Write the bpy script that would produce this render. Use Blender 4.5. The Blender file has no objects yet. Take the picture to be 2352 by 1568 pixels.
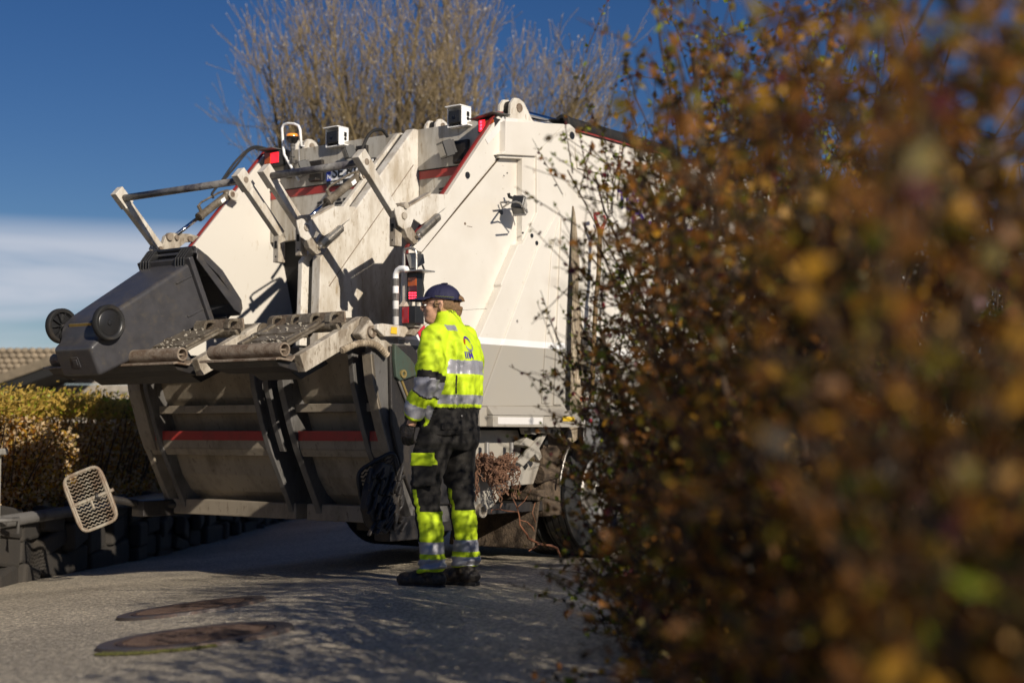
import bpy, math, random
import numpy as np
from mathutils import Vector, Matrix, noise as mnoise
random.seed(7); rng = np.random.default_rng(7)
S = bpy.context.scene
C = S.collection
R = math.radians
# ---------------------------------------------------------------- camera
FP = 3440.0; PT = math.atan(206/FP)          # focal length in pixels of a 2352 px wide picture, pitch
cam = bpy.data.cameras.new('camera'); co = bpy.data.objects.new('camera', cam); C.objects.link(co)
co.location = (0, 0, 1.0); co.rotation_euler = (math.pi/2+PT, 0, 0)
cam.sensor_width = 36; cam.lens = 36*FP/2352; cam.clip_start = .05; cam.clip_end = 3000
cam.dof.use_dof = True; cam.dof.focus_distance = 9.3; cam.dof.aperture_fstop = 1.8
S.camera = co
# ---------------------------------------------------------------- light
LD = Vector((-.55, .93, -.47)).normalized()   # direction the sunlight travels
elev = math.asin(-LD.z); az = math.atan2(-LD.x, -LD.y)
w = bpy.data.worlds.new('World'); S.world = w; w.use_nodes = True
nt = w.node_tree; nt.nodes.clear()
def N(t, k, **kw):
    n = t.nodes.new(k)
    for a, b in kw.items():
        if a in n.inputs: n.inputs[a].default_value = b
        else: setattr(n, a, b)
    return n
sky = N(nt, 'ShaderNodeTexSky'); sky.sky_type = 'NISHITA'; sky.sun_disc = False
sky.sun_elevation = elev; sky.sun_rotation = az; sky.air_density = .9; sky.dust_density = .0; sky.ozone_density = 3.0; sky.altitude = 200
tc = N(nt, 'ShaderNodeTexCoord'); mp = N(nt, 'ShaderNodeMapping'); mp.inputs['Scale'].default_value = (1.6, 1.6, 13)
mp.inputs['Rotation'].default_value = (0, R(3), R(20))
cl = N(nt, 'ShaderNodeTexNoise'); cl.inputs['Scale'].default_value = 1.5; cl.inputs['Detail'].default_value = 6; cl.inputs['Distortion'].default_value = .6
cr = N(nt, 'ShaderNodeValToRGB'); cr.color_ramp.elements[0].position = .36; cr.color_ramp.elements[1].position = .58
sep = N(nt, 'ShaderNodeSeparateXYZ')
mr = N(nt, 'ShaderNodeMapRange'); mr.inputs['From Min'].default_value = .138; mr.inputs['From Max'].default_value = .12
mul = N(nt, 'ShaderNodeMath', operation='MULTIPLY'); mul2 = N(nt, 'ShaderNodeMath', operation='MULTIPLY'); mul2.inputs[1].default_value = .85
mix = N(nt, 'ShaderNodeMixRGB'); mix.inputs[2].default_value = (5.6, 6.0, 6.9, 1)
bg = N(nt, 'ShaderNodeBackground'); bg.inputs[1].default_value = .095
wo = N(nt, 'ShaderNodeOutputWorld')
L = nt.links.new
L(tc.outputs['Generated'], mp.inputs[0]); L(mp.outputs[0], cl.inputs[0]); L(cl.outputs[0], cr.inputs[0])
L(tc.outputs['Generated'], sep.inputs[0]); L(sep.outputs[2], mr.inputs[0]); L(mr.outputs[0], mul.inputs[0]); L(cr.outputs[0], mul.inputs[1])
L(mul.outputs[0], mul2.inputs[0]); L(mul2.outputs[0], mix.inputs[0]); hs_ = N(nt, 'ShaderNodeHueSaturation'); hs_.inputs['Saturation'].default_value = 1.28; hs_.inputs['Value'].default_value = .49; hs_.inputs['Hue'].default_value = .514; L(sky.outputs[0], hs_.inputs['Color']); L(hs_.outputs[0], mix.inputs[1]); L(mix.outputs[0], bg.inputs[0]); L(bg.outputs[0], wo.inputs[0])
sl = bpy.data.lights.new('sun', 'SUN'); sl.energy = 4.9; sl.angle = R(.5); sl.color = (1, .90, .76)
so = bpy.data.objects.new('sun', sl); C.objects.link(so); so.rotation_euler = LD.to_track_quat('-Z', 'Y').to_euler(); so.location = (5, -5, 8)
S.view_settings.view_transform = 'Standard'; S.view_settings.look = 'None'; S.view_settings.exposure = .03; S.view_settings.gamma = 1
S.cycles.max_bounces = 6; S.cycles.transparent_max_bounces = 6

# ---------------------------------------------------------------- materials
MATS = {}
def mat(name, col, rough=.5, metal=0, grime=0, gcol=(.07, .05, .03), gscale=5, streak=3, bump=0, bscale=60, var=0, spec=.5, coat=0, emit=None, trans=0, fleck=0):
    m = bpy.data.materials.new(name); m.use_nodes = True; t = m.node_tree; t.nodes.clear()
    b = N(t, 'ShaderNodeBsdfPrincipled'); o = N(t, 'ShaderNodeOutputMaterial'); t.links.new(b.outputs[0], o.inputs[0])
    b.inputs['Base Color'].default_value = (*col, 1); b.inputs['Roughness'].default_value = rough; b.inputs['Metallic'].default_value = metal
    b.inputs['Specular IOR Level'].default_value = spec; b.inputs['Coat Weight'].default_value = coat; b.inputs['Coat Roughness'].default_value = .08
    if emit: b.inputs['Emission Color'].default_value = (*emit[:3], 1); b.inputs['Emission Strength'].default_value = emit[3]
    tc = N(t, 'ShaderNodeTexCoord'); src = None
    if var or grime or bump or fleck:
        mp = N(t, 'ShaderNodeMapping'); mp.inputs['Scale'].default_value = (1, 1, 1/streak if streak else 1); t.links.new(tc.outputs['Object'], mp.inputs[0])
    if var:
        n = N(t, 'ShaderNodeTexNoise'); n.inputs['Scale'].default_value = gscale*1.7; n.inputs['Detail'].default_value = 5; t.links.new(tc.outputs['Object'], n.inputs[0])
        h = N(t, 'ShaderNodeMapRange'); h.inputs['From Min'].default_value = .3; h.inputs['From Max'].default_value = .7; h.inputs['To Min'].default_value = 1-var; h.inputs['To Max'].default_value = 1+var
        t.links.new(n.outputs[0], h.inputs[0])
        x = N(t, 'ShaderNodeVectorMath', operation='SCALE'); x.inputs[0].default_value = col; t.links.new(h.outputs[0], x.inputs['Scale']); src = x.outputs[0]
    if grime:
        for k, (sc, lo, hi, am) in enumerate(((gscale, .62-.2*grime, .86-.2*grime, .75), (gscale*6, .66-.1*grime, .72-.05*grime, .8))):
            n = N(t, 'ShaderNodeTexNoise'); n.inputs['Scale'].default_value = sc; n.inputs['Detail'].default_value = 8; n.inputs['Roughness'].default_value = .65
            t.links.new(mp.outputs[0], n.inputs[0])
            h = N(t, 'ShaderNodeMapRange'); h.inputs['From Min'].default_value = lo; h.inputs['From Max'].default_value = hi; h.inputs['To Max'].default_value = am; t.links.new(n.outputs[0], h.inputs[0])
            x = N(t, 'ShaderNodeMixRGB'); x.inputs[1].default_value = (*col, 1); x.inputs[2].default_value = (*gcol, 1)
            if src: t.links.new(src, x.inputs[1])
            t.links.new(h.outputs[0], x.inputs[0]); src = x.outputs[0]
    if src: t.links.new(src, b.inputs['Base Color'])
    if bump:
        n = N(t, 'ShaderNodeTexNoise'); n.inputs['Scale'].default_value = bscale; n.inputs['Detail'].default_value = 6; t.links.new(tc.outputs['Object'], n.inputs[0])
        u = N(t, 'ShaderNodeBump'); u.inputs['Strength'].default_value = bump; u.inputs['Distance'].default_value = .01; t.links.new(n.outputs[0], u.inputs['Height']); t.links.new(u.outputs[0], b.inputs['Normal'])
    if trans:
        tr = N(t, 'ShaderNodeBsdfTranslucent'); tr.inputs[0].default_value = (*[min(1, c*1.3) for c in col], 1); mx = N(t, 'ShaderNodeMixShader'); mx.inputs[0].default_value = trans
        t.links.new(b.outputs[0], mx.inputs[1]); t.links.new(tr.outputs[0], mx.inputs[2]); t.links.new(mx.outputs[0], o.inputs[0])
    MATS[name] = m; return m
WHITE = (.69, .655, .59)
mat('white_paint', WHITE, .32, grime=.18, gcol=(.45, .37, .26), gscale=2.5, bump=.03, bscale=9, coat=.3)
mat('dirty_white', WHITE, .45, grime=.95, gcol=(.33, .26, .17), gscale=7, bump=.1, bscale=40)
mat('filthy_white', (.54, .49, .41), .6, grime=1.25, gcol=(.14, .10, .06), gscale=9, bump=.3, bscale=50)
mat('grey_paint', (.36, .335, .29), .4, grime=.35, gcol=(.2, .16, .11), gscale=4)
mat('panel_grey', (.50, .475, .42), .45, grime=.9, gcol=(.20, .15, .09), gscale=6, streak=5)
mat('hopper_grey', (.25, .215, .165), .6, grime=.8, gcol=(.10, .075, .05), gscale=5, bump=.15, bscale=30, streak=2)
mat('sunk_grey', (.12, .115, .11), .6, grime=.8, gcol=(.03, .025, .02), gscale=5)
mat('red_stripe', (.36, .035, .03), .45, grime=.6, gcol=(.16, .04, .03), gscale=8, streak=4)
mat('bright_white', (.93, .93, .92), .35)
mat('trim_red', (.26, .025, .02), .5, grime=.8, gcol=(.12, .04, .03), gscale=10)
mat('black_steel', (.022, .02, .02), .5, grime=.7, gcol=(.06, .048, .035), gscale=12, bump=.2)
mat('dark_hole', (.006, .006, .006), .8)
mat('rusty_steel', (.13, .085, .055), .7, grime=1.2, gcol=(.32, .27, .21), gscale=12, streak=1, bump=.5, bscale=70)
mat('flake', (.42, .38, .31), .8)
mat('worn_steel', (.24, .21, .165), .5, grime=1.3, gcol=(.07, .05, .03), gscale=11, streak=1, bump=.45, bscale=60, metal=.2)
mat('step_metal', (.34, .31, .25), .6, grime=1.1, gcol=(.16, .09, .05), gscale=12, bump=.3)
mat('mud', (.12, .085, .055), .95, grime=1.2, gcol=(.035, .025, .018), gscale=14, streak=1, bump=1, bscale=60)
mat('mud_splash', (.50, .42, .31), .9, grime=1.3, gcol=(.14, .10, .06), gscale=22, streak=6, bump=.6, bscale=90)
mat('chrome', (.75, .75, .77), .12, metal=1)
mat('bare_metal', (.45, .43, .40), .4, metal=.8, grime=.5)
mat('rubber', (.012, .012, .012), .7, grime=.6, gcol=(.06, .045, .03), gscale=9)
mat('plastic_black', (.018, .018, .019), .35, var=.2)
mat('bin_plastic', (.052, .051, .056), .36, grime=.55, gcol=(.10, .085, .065), gscale=9, streak=1, bump=.12, bscale=220, var=.15)
mat('lens_red', (.35, .01, .015), .15, coat=.6)
mat('lens_red_lit', (.5, .01, .02), .15, coat=.6, emit=(1, .02, .03, 1.5))
mat('led_red', (.9, .02, .05), .3, emit=(1, .03, .06, 6))
mat('lens_dark_red', (.07, .004, .005), .2, coat=.5)
mat('lens_orange', (.45, .09, .01), .2, coat=.5)
mat('beacon_orange', (.9, .30, .04), .2, coat=.5, emit=(1, .35, .05, .35))
mat('lens_black', (.01, .01, .012), .1)
mat('lamp_glass', (.33, .31, .27), .12, coat=.5, bump=.2, bscale=80)
mat('yellow_sticker', (.75, .50, .03), .5)
mat('blue_sticker', (.02, .06, .45), .5)
mat('purple_print', (.07, .035, .30), .5)
mat('black_print', (.012, .012, .015), .5)
mat('reflective_tape', (.72, .70, .68), .35, bump=.3, bscale=300)
mat('red_reflector', (.62, .03, .05), .3, bump=.2, bscale=200)
mat('green_bracket', (.055, .08, .06), .5, grime=.8, gscale=10)
mat('gold_pipe', (.45, .33, .12), .4, metal=.6)
mat('chain_rust', (.21, .11, .065), .8, grime=.8, gcol=(.12, .055, .03), gscale=50, streak=1, bump=.4, bscale=200)
mat('wood_handle', (.22, .14, .06), .6, grime=.6, gscale=20, gcol=(.06, .035, .015), streak=8)
mat('red_handle', (.28, .015, .02), .35, coat=.3)
mat('twig_red', (.24, .10, .05), .7)
# person
mat('hi_vis', (.58, .78, .013), .75, bump=.25, bscale=160, var=.1, gscale=8, grime=.25, gcol=(.38, .45, .04), streak=1)
mat('tape_silver', (.36, .36, .40), .42, bump=.25, bscale=120, metal=.25)
mat('cloth_black', (.020, .018, .016), .85, bump=.5, bscale=150, grime=.3, gcol=(.06, .052, .042), gscale=8, streak=1)
mat('seam_black', (.05, .045, .04), .9)
mat('seam_paint', (.12, .09, .06), .8)
mat('boot_leather', (.018, .015, .013), .55, grime=.8, gcol=(.08, .06, .04), gscale=30, bump=.4, bscale=90)
mat('cap_navy', (.016, .016, .055), .75, bump=.25, bscale=300)
mat('skin', (.58, .33, .22), .5, bump=.08, bscale=120, var=.12, gscale=20)
mat('hair', (.22, .13, .065), .7, bump=.8, bscale=220, var=.3, gscale=60)
mat('glove_black', (.02, .018, .017), .42, bump=.5, bscale=90, grime=.5, gcol=(.08, .06, .045), gscale=30)
# nature
mat('bark_olive', (.15, .11, .05), .8, var=.3, gscale=3)
mat('twig_grey', (.24, .18, .10), .8, var=.3, gscale=2)
mat('bud', (.52, .47, .38), .8)
mat('bark_brown', (.06, .036, .02), .8, var=.3, gscale=8, bump=.5)
mat('leaf_brown', (.25, .10, .016), .5, trans=.45, var=.4, gscale=6)
mat('leaf_ochre', (.50, .26, .025), .5, trans=.45, var=.3, gscale=6)
mat('leaf_olive', (.17, .13, .012), .5, trans=.45, var=.4, gscale=6)
mat('leaf_green', (.20, .25, .02), .45, trans=.45, var=.3, gscale=6)
mat('leaf_lime', (.38, .42, .03), .45, trans=.45)
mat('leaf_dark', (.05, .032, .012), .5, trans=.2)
mat('berry', (.42, .03, .05), .35)
mat('leaf_maroon', (.12, .025, .03), .5, trans=.3)
mat('leaf_gold', (.46, .31, .06), .6, trans=.35, var=.3, gscale=3)
mat('leaf_tan', (.55, .41, .24), .7, trans=.2, var=.3, gscale=3)
mat('stone', (.04, .035, .03), .9, grime=.8, gcol=(.05, .04, .03), gscale=5, streak=1, bump=1, bscale=8)
mat('concrete', (.40, .38, .34), .85, grime=.6, gscale=5, bump=.3)
mat('siding', (.30, .27, .23), .75, var=.2)
mat('fascia', (.15, .12, .08), .6, var=.2)
mat('iron_dark', (.03, .022, .018), .8)
mat('iron', (.10, .062, .045), .5, metal=.3, grime=.4, gcol=(.10, .06, .04), gscale=25, streak=1, bump=.5, bscale=150)
mat('iron_ring', (.10, .085, .078), .45, metal=.3, grime=.8, gcol=(.16, .09, .06), gscale=14, streak=1, bump=.5, bscale=90)
mat('moss', (.09, .09, .02), .95, bump=1)
# side paint: white above, bright band, grey below (scheme fixed to the body)
def side_paint():
    m = mat('side_paint', WHITE, .28, coat=.35); t = m.node_tree; b = [n for n in t.nodes if n.type == 'BSDF_PRINCIPLED'][0]
    tc = N(t, 'ShaderNodeTexCoord'); sp = N(t, 'ShaderNodeSeparateXYZ'); t.links.new(tc.outputs['Object'], sp.inputs[0])
    r = N(t, 'ShaderNodeValToRGB'); r.color_ramp.interpolation = 'CONSTANT'; e = r.color_ramp.elements
    h = N(t, 'ShaderNodeMapRange'); h.inputs['From Min'].default_value = 1; h.inputs['From Max'].default_value = 2; t.links.new(sp.outputs[2], h.inputs[0]); t.links.new(h.outputs[0], r.inputs[0])
    e[0].color = (.37, .345, .30, 1); e[1].position = .613; e[1].color = (.84, .84, .84, 1); x = e.new(.658); x.color = (.71, .672, .605, 1)
    n = N(t, 'ShaderNodeTexNoise'); n.inputs['Scale'].default_value = 3; n.inputs['Detail'].default_value = 8; t.links.new(tc.outputs['Object'], n.inputs[0])
    q = N(t, 'ShaderNodeMapRange'); q.inputs['From Min'].default_value = .45; q.inputs['From Max'].default_value = .8; q.inputs['To Max'].default_value = .25; t.links.new(n.outputs[0], q.inputs[0])
    n2 = N(t, 'ShaderNodeTexNoise'); n2.inputs['Scale'].default_value = 26; n2.inputs['Detail'].default_value = 8; t.links.new(tc.outputs['Object'], n2.inputs[0])
    q2 = N(t, 'ShaderNodeMapRange'); q2.inputs['From Min'].default_value = .67; q2.inputs['From Max'].default_value = .74; q2.inputs['To Max'].default_value = .55; t.links.new(n2.outputs[0], q2.inputs[0])
    nb = N(t, 'ShaderNodeTexNoise'); nb.inputs['Scale'].default_value = 2.2; nb.inputs['Detail'].default_value = 3; t.links.new(tc.outputs['Object'], nb.inputs[0]); ub = N(t, 'ShaderNodeBump'); ub.inputs['Strength'].default_value = .35; ub.inputs['Distance'].default_value = .03; t.links.new(nb.outputs[0], ub.inputs['Height']); t.links.new(ub.outputs[0], b.inputs['Normal'])
    ad = N(t, 'ShaderNodeMath', operation='MAXIMUM'); t.links.new(q.outputs[0], ad.inputs[0]); t.links.new(q2.outputs[0], ad.inputs[1])
    x = N(t, 'ShaderNodeMixRGB'); x.inputs[2].default_value = (.42, .35, .25, 1); t.links.new(r.outputs[0], x.inputs[1]); t.links.new(ad.outputs[0], x.inputs[0]); t.links.new(x.outputs[0], b.inputs['Base Color'])
side_paint()
def asphalt():
    m = mat('asphalt', (.2, .2, .2), .62, spec=.55); t = m.node_tree; b = [n for n in t.nodes if n.type == 'BSDF_PRINCIPLED'][0]
    tc = N(t, 'ShaderNodeTexCoord')
    def nz(s, d=5, kind='ShaderNodeTexNoise'):
        n = N(t, kind); n.inputs['Scale'].default_value = s
        if kind == 'ShaderNodeTexNoise': n.inputs['Detail'].default_value = d
        t.links.new(tc.outputs['Object'], n.inputs[0]); return n
    v = nz(70, kind='ShaderNodeTexVoronoi'); r = N(t, 'ShaderNodeValToRGB'); e = r.color_ramp.elements
    t.links.new(v.outputs['Color'], r.inputs[0]); e[0].color = (.20, .172, .132, 1); e[1].color = (.92, .81, .62, 1); x = e.new(.55); x.color = (.47, .405, .305, 1)
    n1 = nz(.8, 6); h = N(t, 'ShaderNodeMapRange'); h.inputs['From Min'].default_value = .3; h.inputs['From Max'].default_value = .7; h.inputs['To Min'].default_value = .78; h.inputs['To Max'].default_value = 1.22
    t.links.new(n1.outputs[0], h.inputs[0]); x = N(t, 'ShaderNodeVectorMath', operation='SCALE'); t.links.new(r.outputs[0], x.inputs[0]); t.links.new(h.outputs[0], x.inputs['Scale']); t.links.new(x.outputs[0], b.inputs['Base Color'])
    n2 = nz(140, 4); ad = N(t, 'ShaderNodeMath', operation='ADD'); t.links.new(v.outputs['Distance'], ad.inputs[0]); t.links.new(n2.outputs[0], ad.inputs[1])
    u = N(t, 'ShaderNodeBump'); u.inputs['Strength'].default_value = 1; u.inputs['Distance'].default_value = .012; t.links.new(ad.outputs[0], u.inputs['Height']); t.links.new(u.outputs[0], b.inputs['Normal'])
asphalt()
def roofmat():
    m = mat('roof_tile', (.25, .20, .14), .8, var=.3, gscale=4)
roofmat()

# ---------------------------------------------------------------- mesh builder
class MB:
    def __init__(s): s.v = []; s.f = []; s.m = []; s.mats = []; s.cur = 0
    def use(s, name):
        if name not in s.mats: s.mats.append(name)
        s.cur = s.mats.index(name); return s
    def add(s, vs, fs):
        o = len(s.v); s.v += [tuple(x) for x in vs]; s.f += [tuple(o+i for i in f) for f in fs]; s.m += [s.cur]*len(fs); return s
    def box(s, c, d, rot=None):
        M = rot if rot else Matrix.Identity(3); c = Vector(c); vs = []
        for z in (-1, 1):
            for y in (-1, 1):
                for x in (-1, 1): vs.append(c+M @ Vector((x*d[0]/2, y*d[1]/2, z*d[2]/2)))
        return s.add(vs, [(0, 2, 3, 1), (4, 5, 7, 6), (0, 1, 5, 4), (2, 6, 7, 3), (0, 4, 6, 2), (1, 3, 7, 5)])
    def bb(s, x0, x1, y0, y1, z0, z1): return s.box(((x0+x1)/2, (y0+y1)/2, (z0+z1)/2), (x1-x0, y1-y0, z1-z0))
    def prism(s, A, B_):
        n = len(A); nrm = Vector((0, 0, 0))
        for i in range(n):
            a = Vector(A[i]); b = Vector(A[(i+1) % n]); nrm += a.cross(b)
        d = sum((Vector(B_[i])-Vector(A[i]) for i in range(n)), Vector())
        if nrm.dot(d) > 0: A = A[::-1]; B_ = B_[::-1]
        return s.add(list(A)+list(B_), [tuple(range(n)), tuple(range(2*n-1, n-1, -1))]+[(i, i+n, (i+1) % n+n, (i+1) % n) for i in range(n)])
    def ps(s, tz, s0, s1):      # polygon in (t,z), extruded along s
        return s.prism([(t, s0, z) for t, z in tz], [(t, s1, z) for t, z in tz])
    def pt(s, sz, t0, t1):
        return s.prism([(t0, a, z) for a, z in sz], [(t1, a, z) for a, z in sz])
    def tube(s, pts, r, n=10, cap=True):
        pts = [Vector(p) for p in pts]; rs = r if isinstance(r, (list, tuple)) else [r]*len(pts); vs = []; fs = []; up = None
        for i, p in enumerate(pts):
            d = (pts[min(i+1, len(pts)-1)]-pts[max(i-1, 0)]).normalized()
            if up is None: up = d.orthogonal().normalized()
            up = (up-d*up.dot(d)).normalized(); q = d.cross(up)
            for k in range(n):
                a = 2*math.pi*k/n; vs.append(p+(up*math.cos(a)+q*math.sin(a))*rs[i])
        for i in range(len(pts)-1):
            for k in range(n): fs.append((i*n+k, i*n+(k+1) % n, (i+1)*n+(k+1) % n, (i+1)*n+k))
        if cap: fs.append(tuple(range(n-1, -1, -1))); fs.append(tuple((len(pts)-1)*n+k for k in range(n)))
        return s.add(vs, fs)
    def cyl(s, a, b, r, n=20, r2=None): return s.tube([a, b], [r, r if r2 is None else r2], n)
    def lathe(s, prof, c, ax, n=28):     # prof (dist along axis, radius)
        ax = Vector(ax).normalized(); up = ax.orthogonal().normalized(); q = ax.cross(up); vs = []; fs = []; c = Vector(c)
        for h, r in prof:
            for k in range(n):
                a = 2*math.pi*k/n; vs.append(c+ax*h+(up*math.cos(a)+q*math.sin(a))*max(r, 1e-4))
        for i in range(len(prof)-1):
            for k in range(n): fs.append((i*n+k, i*n+(k+1) % n, (i+1)*n+(k+1) % n, (i+1)*n+k))
        return s.add(vs, fs)
    def ell(s, c, r, n=12, M=None):
        vs = []; fs = []; m = n//2+2
        for i in range(m+1):
            a = math.pi*i/m
            for k in range(n):
                b = 2*math.pi*k/n; p = Vector((r[0]*math.sin(a)*math.cos(b), r[1]*math.sin(a)*math.sin(b), r[2]*math.cos(a)))
                vs.append(Vector(c)+(M @ p if M else p))
        for i in range(m):
            for k in range(n): fs.append((i*n+k, (i+1)*n+k, (i+1)*n+(k+1) % n, i*n+(k+1) % n))
        return s.add(vs, fs)
    def loft(s, secs, n=20, cap=True):   # (center, ax vector, ay vector)
        vs = []; fs = []
        for c, ax, ay in secs:
            for k in range(n):
                a = 2*math.pi*k/n; vs.append(Vector(c)+Vector(ax)*math.cos(a)+Vector(ay)*math.sin(a))
        for i in range(len(secs)-1):
            for k in range(n): fs.append((i*n+k, i*n+(k+1) % n, (i+1)*n+(k+1) % n, (i+1)*n+k))
        if cap: fs.append(tuple(range(n-1, -1, -1))); fs.append(tuple((len(secs)-1)*n+k for k in range(n)))
        return s.add(vs, fs)
    def build(s, name, m=None, parent=None, bevel=0, smooth=False, angle=None):
        me = bpy.data.meshes.new(name); me.from_pydata([tuple(x) for x in s.v], [], s.f)
        if m: me.materials.append(MATS[m])
        else:
            for k in s.mats: me.materials.append(MATS[k])
            me.polygons.foreach_set('material_index', s.m)
        o = bpy.data.objects.new(name, me); C.objects.link(o)
        if parent: o.parent = parent
        if smooth: me.polygons.foreach_set('use_smooth', [True]*len(me.polygons))
        if angle: me.polygons.foreach_set('use_smooth', [True]*len(me.polygons)); me.set_sharp_from_angle(angle=R(angle))
        if bevel:
            b = o.modifiers.new('bevel', 'BEVEL'); b.width = bevel; b.segments = 2; b.limit_method = 'ANGLE'; b.angle_limit = R(35); b.harden_normals = False
        me.update(); return o
def tag(o, label=None, cat=None, group=None, kind=None):
    for k, v in (('label', label), ('category', cat), ('group', group), ('kind', kind)):
        if v: o[k] = v
    return o
def thing(name, label, cat, loc=(0, 0, 0), rz=0, group=None):
    o = bpy.data.objects.new(name, None); C.objects.link(o); o.location = loc; o.rotation_euler = (0, 0, rz); o.empty_display_size = .3
    return tag(o, label, cat, group)
def arrmesh(name, V, Fc, mats, mi=None, parent=None, smooth=False):
    """fast mesh from arrays; Fc (n,k)"""
    me = bpy.data.meshes.new(name); k = Fc.shape[1]; me.vertices.add(len(V)); me.vertices.foreach_set('co', V.astype(np.float32).ravel())
    me.loops.add(Fc.size); me.loops.foreach_set('vertex_index', Fc.astype(np.int32).ravel()); me.polygons.add(len(Fc))
    me.polygons.foreach_set('loop_start', (np.arange(len(Fc))*k).astype(np.int32))
    for m in mats: me.materials.append(MATS[m])
    if mi is not None: me.polygons.foreach_set('material_index', mi.astype(np.int32))
    if smooth: me.polygons.foreach_set('use_smooth', np.ones(len(Fc), bool))
    me.update(calc_edges=True); me.validate(); o = bpy.data.objects.new(name, me); C.objects.link(o)
    if parent: o.parent = parent
    return o

# ---------------------------------------------------------------- ground
def smst(a, b, x): x = np.clip((x-a)/(b-a), 0, 1); return x*x*(3-2*x)
COVERS = ((-1.665, 7.86, .385), (-1.295, 6.2, .40))
def gz(x, y):
    z = gz0(x, y); x = np.asarray(x, float); y = np.asarray(y, float)
    for cx, cy, cr_ in COVERS:
        z0 = gz0(cx, cy); gx = (gz0(cx+.3, cy)-gz0(cx-.3, cy))/.6; gy = (gz0(cx, cy+.3)-gz0(cx, cy-.3))/.6; r = np.hypot(x-cx, y-cy)
        w_ = 1-smst(cr_+.10, cr_+.45, r); z = z*(1-w_)+w_*(z0+gx*(x-cx)+gy*(y-cy))
    return z
def gz0(x, y):
    x = np.asarray(x, float); y = np.asarray(y, float); yy = np.minimum(y, 16)
    z = .36-.03*yy
    z = z+np.where(x < -1, .07*np.maximum(x, -5)+.07, 0)
    z = z+.055*(x+1.55)*np.exp(-((x+1.55)/1.1)**2-((y-7)/1.5)**2)
    z = z+.012*np.sin(x*1.9+.4)*np.sin(y*1.3)*smst(12, 8, y)
    return z
def G(x, y): return float(gz(x, y))
xs = np.concatenate([np.linspace(-600, -40, 12), np.linspace(-30, -6, 16), np.linspace(-5.5, 4, 120), np.linspace(5, 30, 14), np.linspace(40, 600, 12)])
ys = np.concatenate([np.linspace(-60, 0, 14), np.linspace(.5, 16, 160), np.linspace(17, 60, 24), np.linspace(80, 1500, 16)])
X, Y = np.meshgrid(xs, ys); Z = gz(X, Y); V = np.stack([X, Y, Z], -1).reshape(-1, 3); nx = len(xs)
i, j = np.meshgrid(np.arange(nx-1), np.arange(len(ys)-1)); a = (j*nx+i).ravel(); Fc = np.stack([a, a+1, a+nx+1, a+nx], 1)
tag(arrmesh('road', V, Fc, ['asphalt'], smooth=True), kind='structure')
# ---------------------------------------------------------------- garbage truck (local axes: t forward, s to its left, z up)
TH = R(52.5); BX, BY = -.082, 10.8
truck = thing('garbage_truck', 'white and grey two-compartment garbage truck with red trimmed tailgate, emptying a bin', 'garbage truck', (BX, BY, 0), TH)
def part(mb, name, m=None, parent=None, **kw): return mb.build(name, m, parent or truck, **kw)
def ray(px, py):
    v = 784-py; return (px-1176, FP*math.cos(PT)-v*math.sin(PT), FP*math.sin(PT)+v*math.cos(PT))
Uv = (math.cos(TH), math.sin(TH)); Wv = (-math.sin(TH), math.cos(TH))
def US(px, py, s):      # picture point -> (t, z) on the vertical plane s
    d = ray(px, py); bx = BX+s*Wv[0]; by = BY+s*Wv[1]; det = -d[0]*Uv[1]+d[1]*Uv[0]
    return ((d[0]*by-d[1]*bx)/det, (-bx*Uv[1]+by*Uv[0])/det*d[2]+1)
def UT(px, py, t):      # picture point -> (s, z) on the cross plane t
    d = ray(px, py); bx = BX+t*Uv[0]; by = BY+t*Uv[1]; det = -d[0]*Wv[1]+d[1]*Wv[0]
    return ((d[0]*by-d[1]*bx)/det, (-bx*Wv[1]+by*Wv[0])/det*d[2]+1)
c3 = lambda x, y: (900.4+.3164*x, 202.1+.3164*y)
b3 = lambda x, y: (1010.7+.375*x, 716.6+.375*y)
def side(mb, pts, s0, s1, cv=c3): return mb.ps([US(*cv(*p), s0) for p in pts], s0, s1)
# wall profile shared by both side walls and the divider
def prof(t1=.5, zb=1.6, off=0, vb=-1.02):
    return [(t1, zb), (vb-.03+off, zb), (vb+off, 2.21), (-.045+off, 3.29), (t1, 3.29)]
WALL = [(.6, 1.03), (-.3, 1.03), (-1.03, 1.60), (-1.0, 2.22), (-.035, 3.29), (.86, 3.36), (.83, 1.03)]
WALL = [(.80, 1.03), (-.25, 1.03), (-1.04, 1.58), (-1.0, 2.22), (-.035, 3.29), (.90, 3.355)]
mb = MB(); mb.ps(WALL, 0, .06); part(mb, 'side_wall', 'side_paint', bevel=.004)
mb = MB(); mb.ps([(p[0], p[1]) for p in WALL], 2.42, 2.48); part(mb, 'side_wall', 'white_paint', bevel=.004)
# red edge trims along the rear slopes
for s0 in (-.008, 2.408):
    mb = MB(); e = [(-1.03, 2.02), (-1.03, 2.235), (-.06, 3.315), (.02, 3.325)]
    for a, b in zip(e[:-1], e[1:]):
        d = Vector((b[0]-a[0], b[1]-a[1])).normalized(); n = Vector((-d.y, d.x))*.014
        mb.ps([a, b, (b[0]-n.x, b[1]-n.y), (a[0]-n.x, a[1]-n.y)], s0, s0+.022)
    part(mb, 'edge_trim', 'trim_red')
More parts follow.
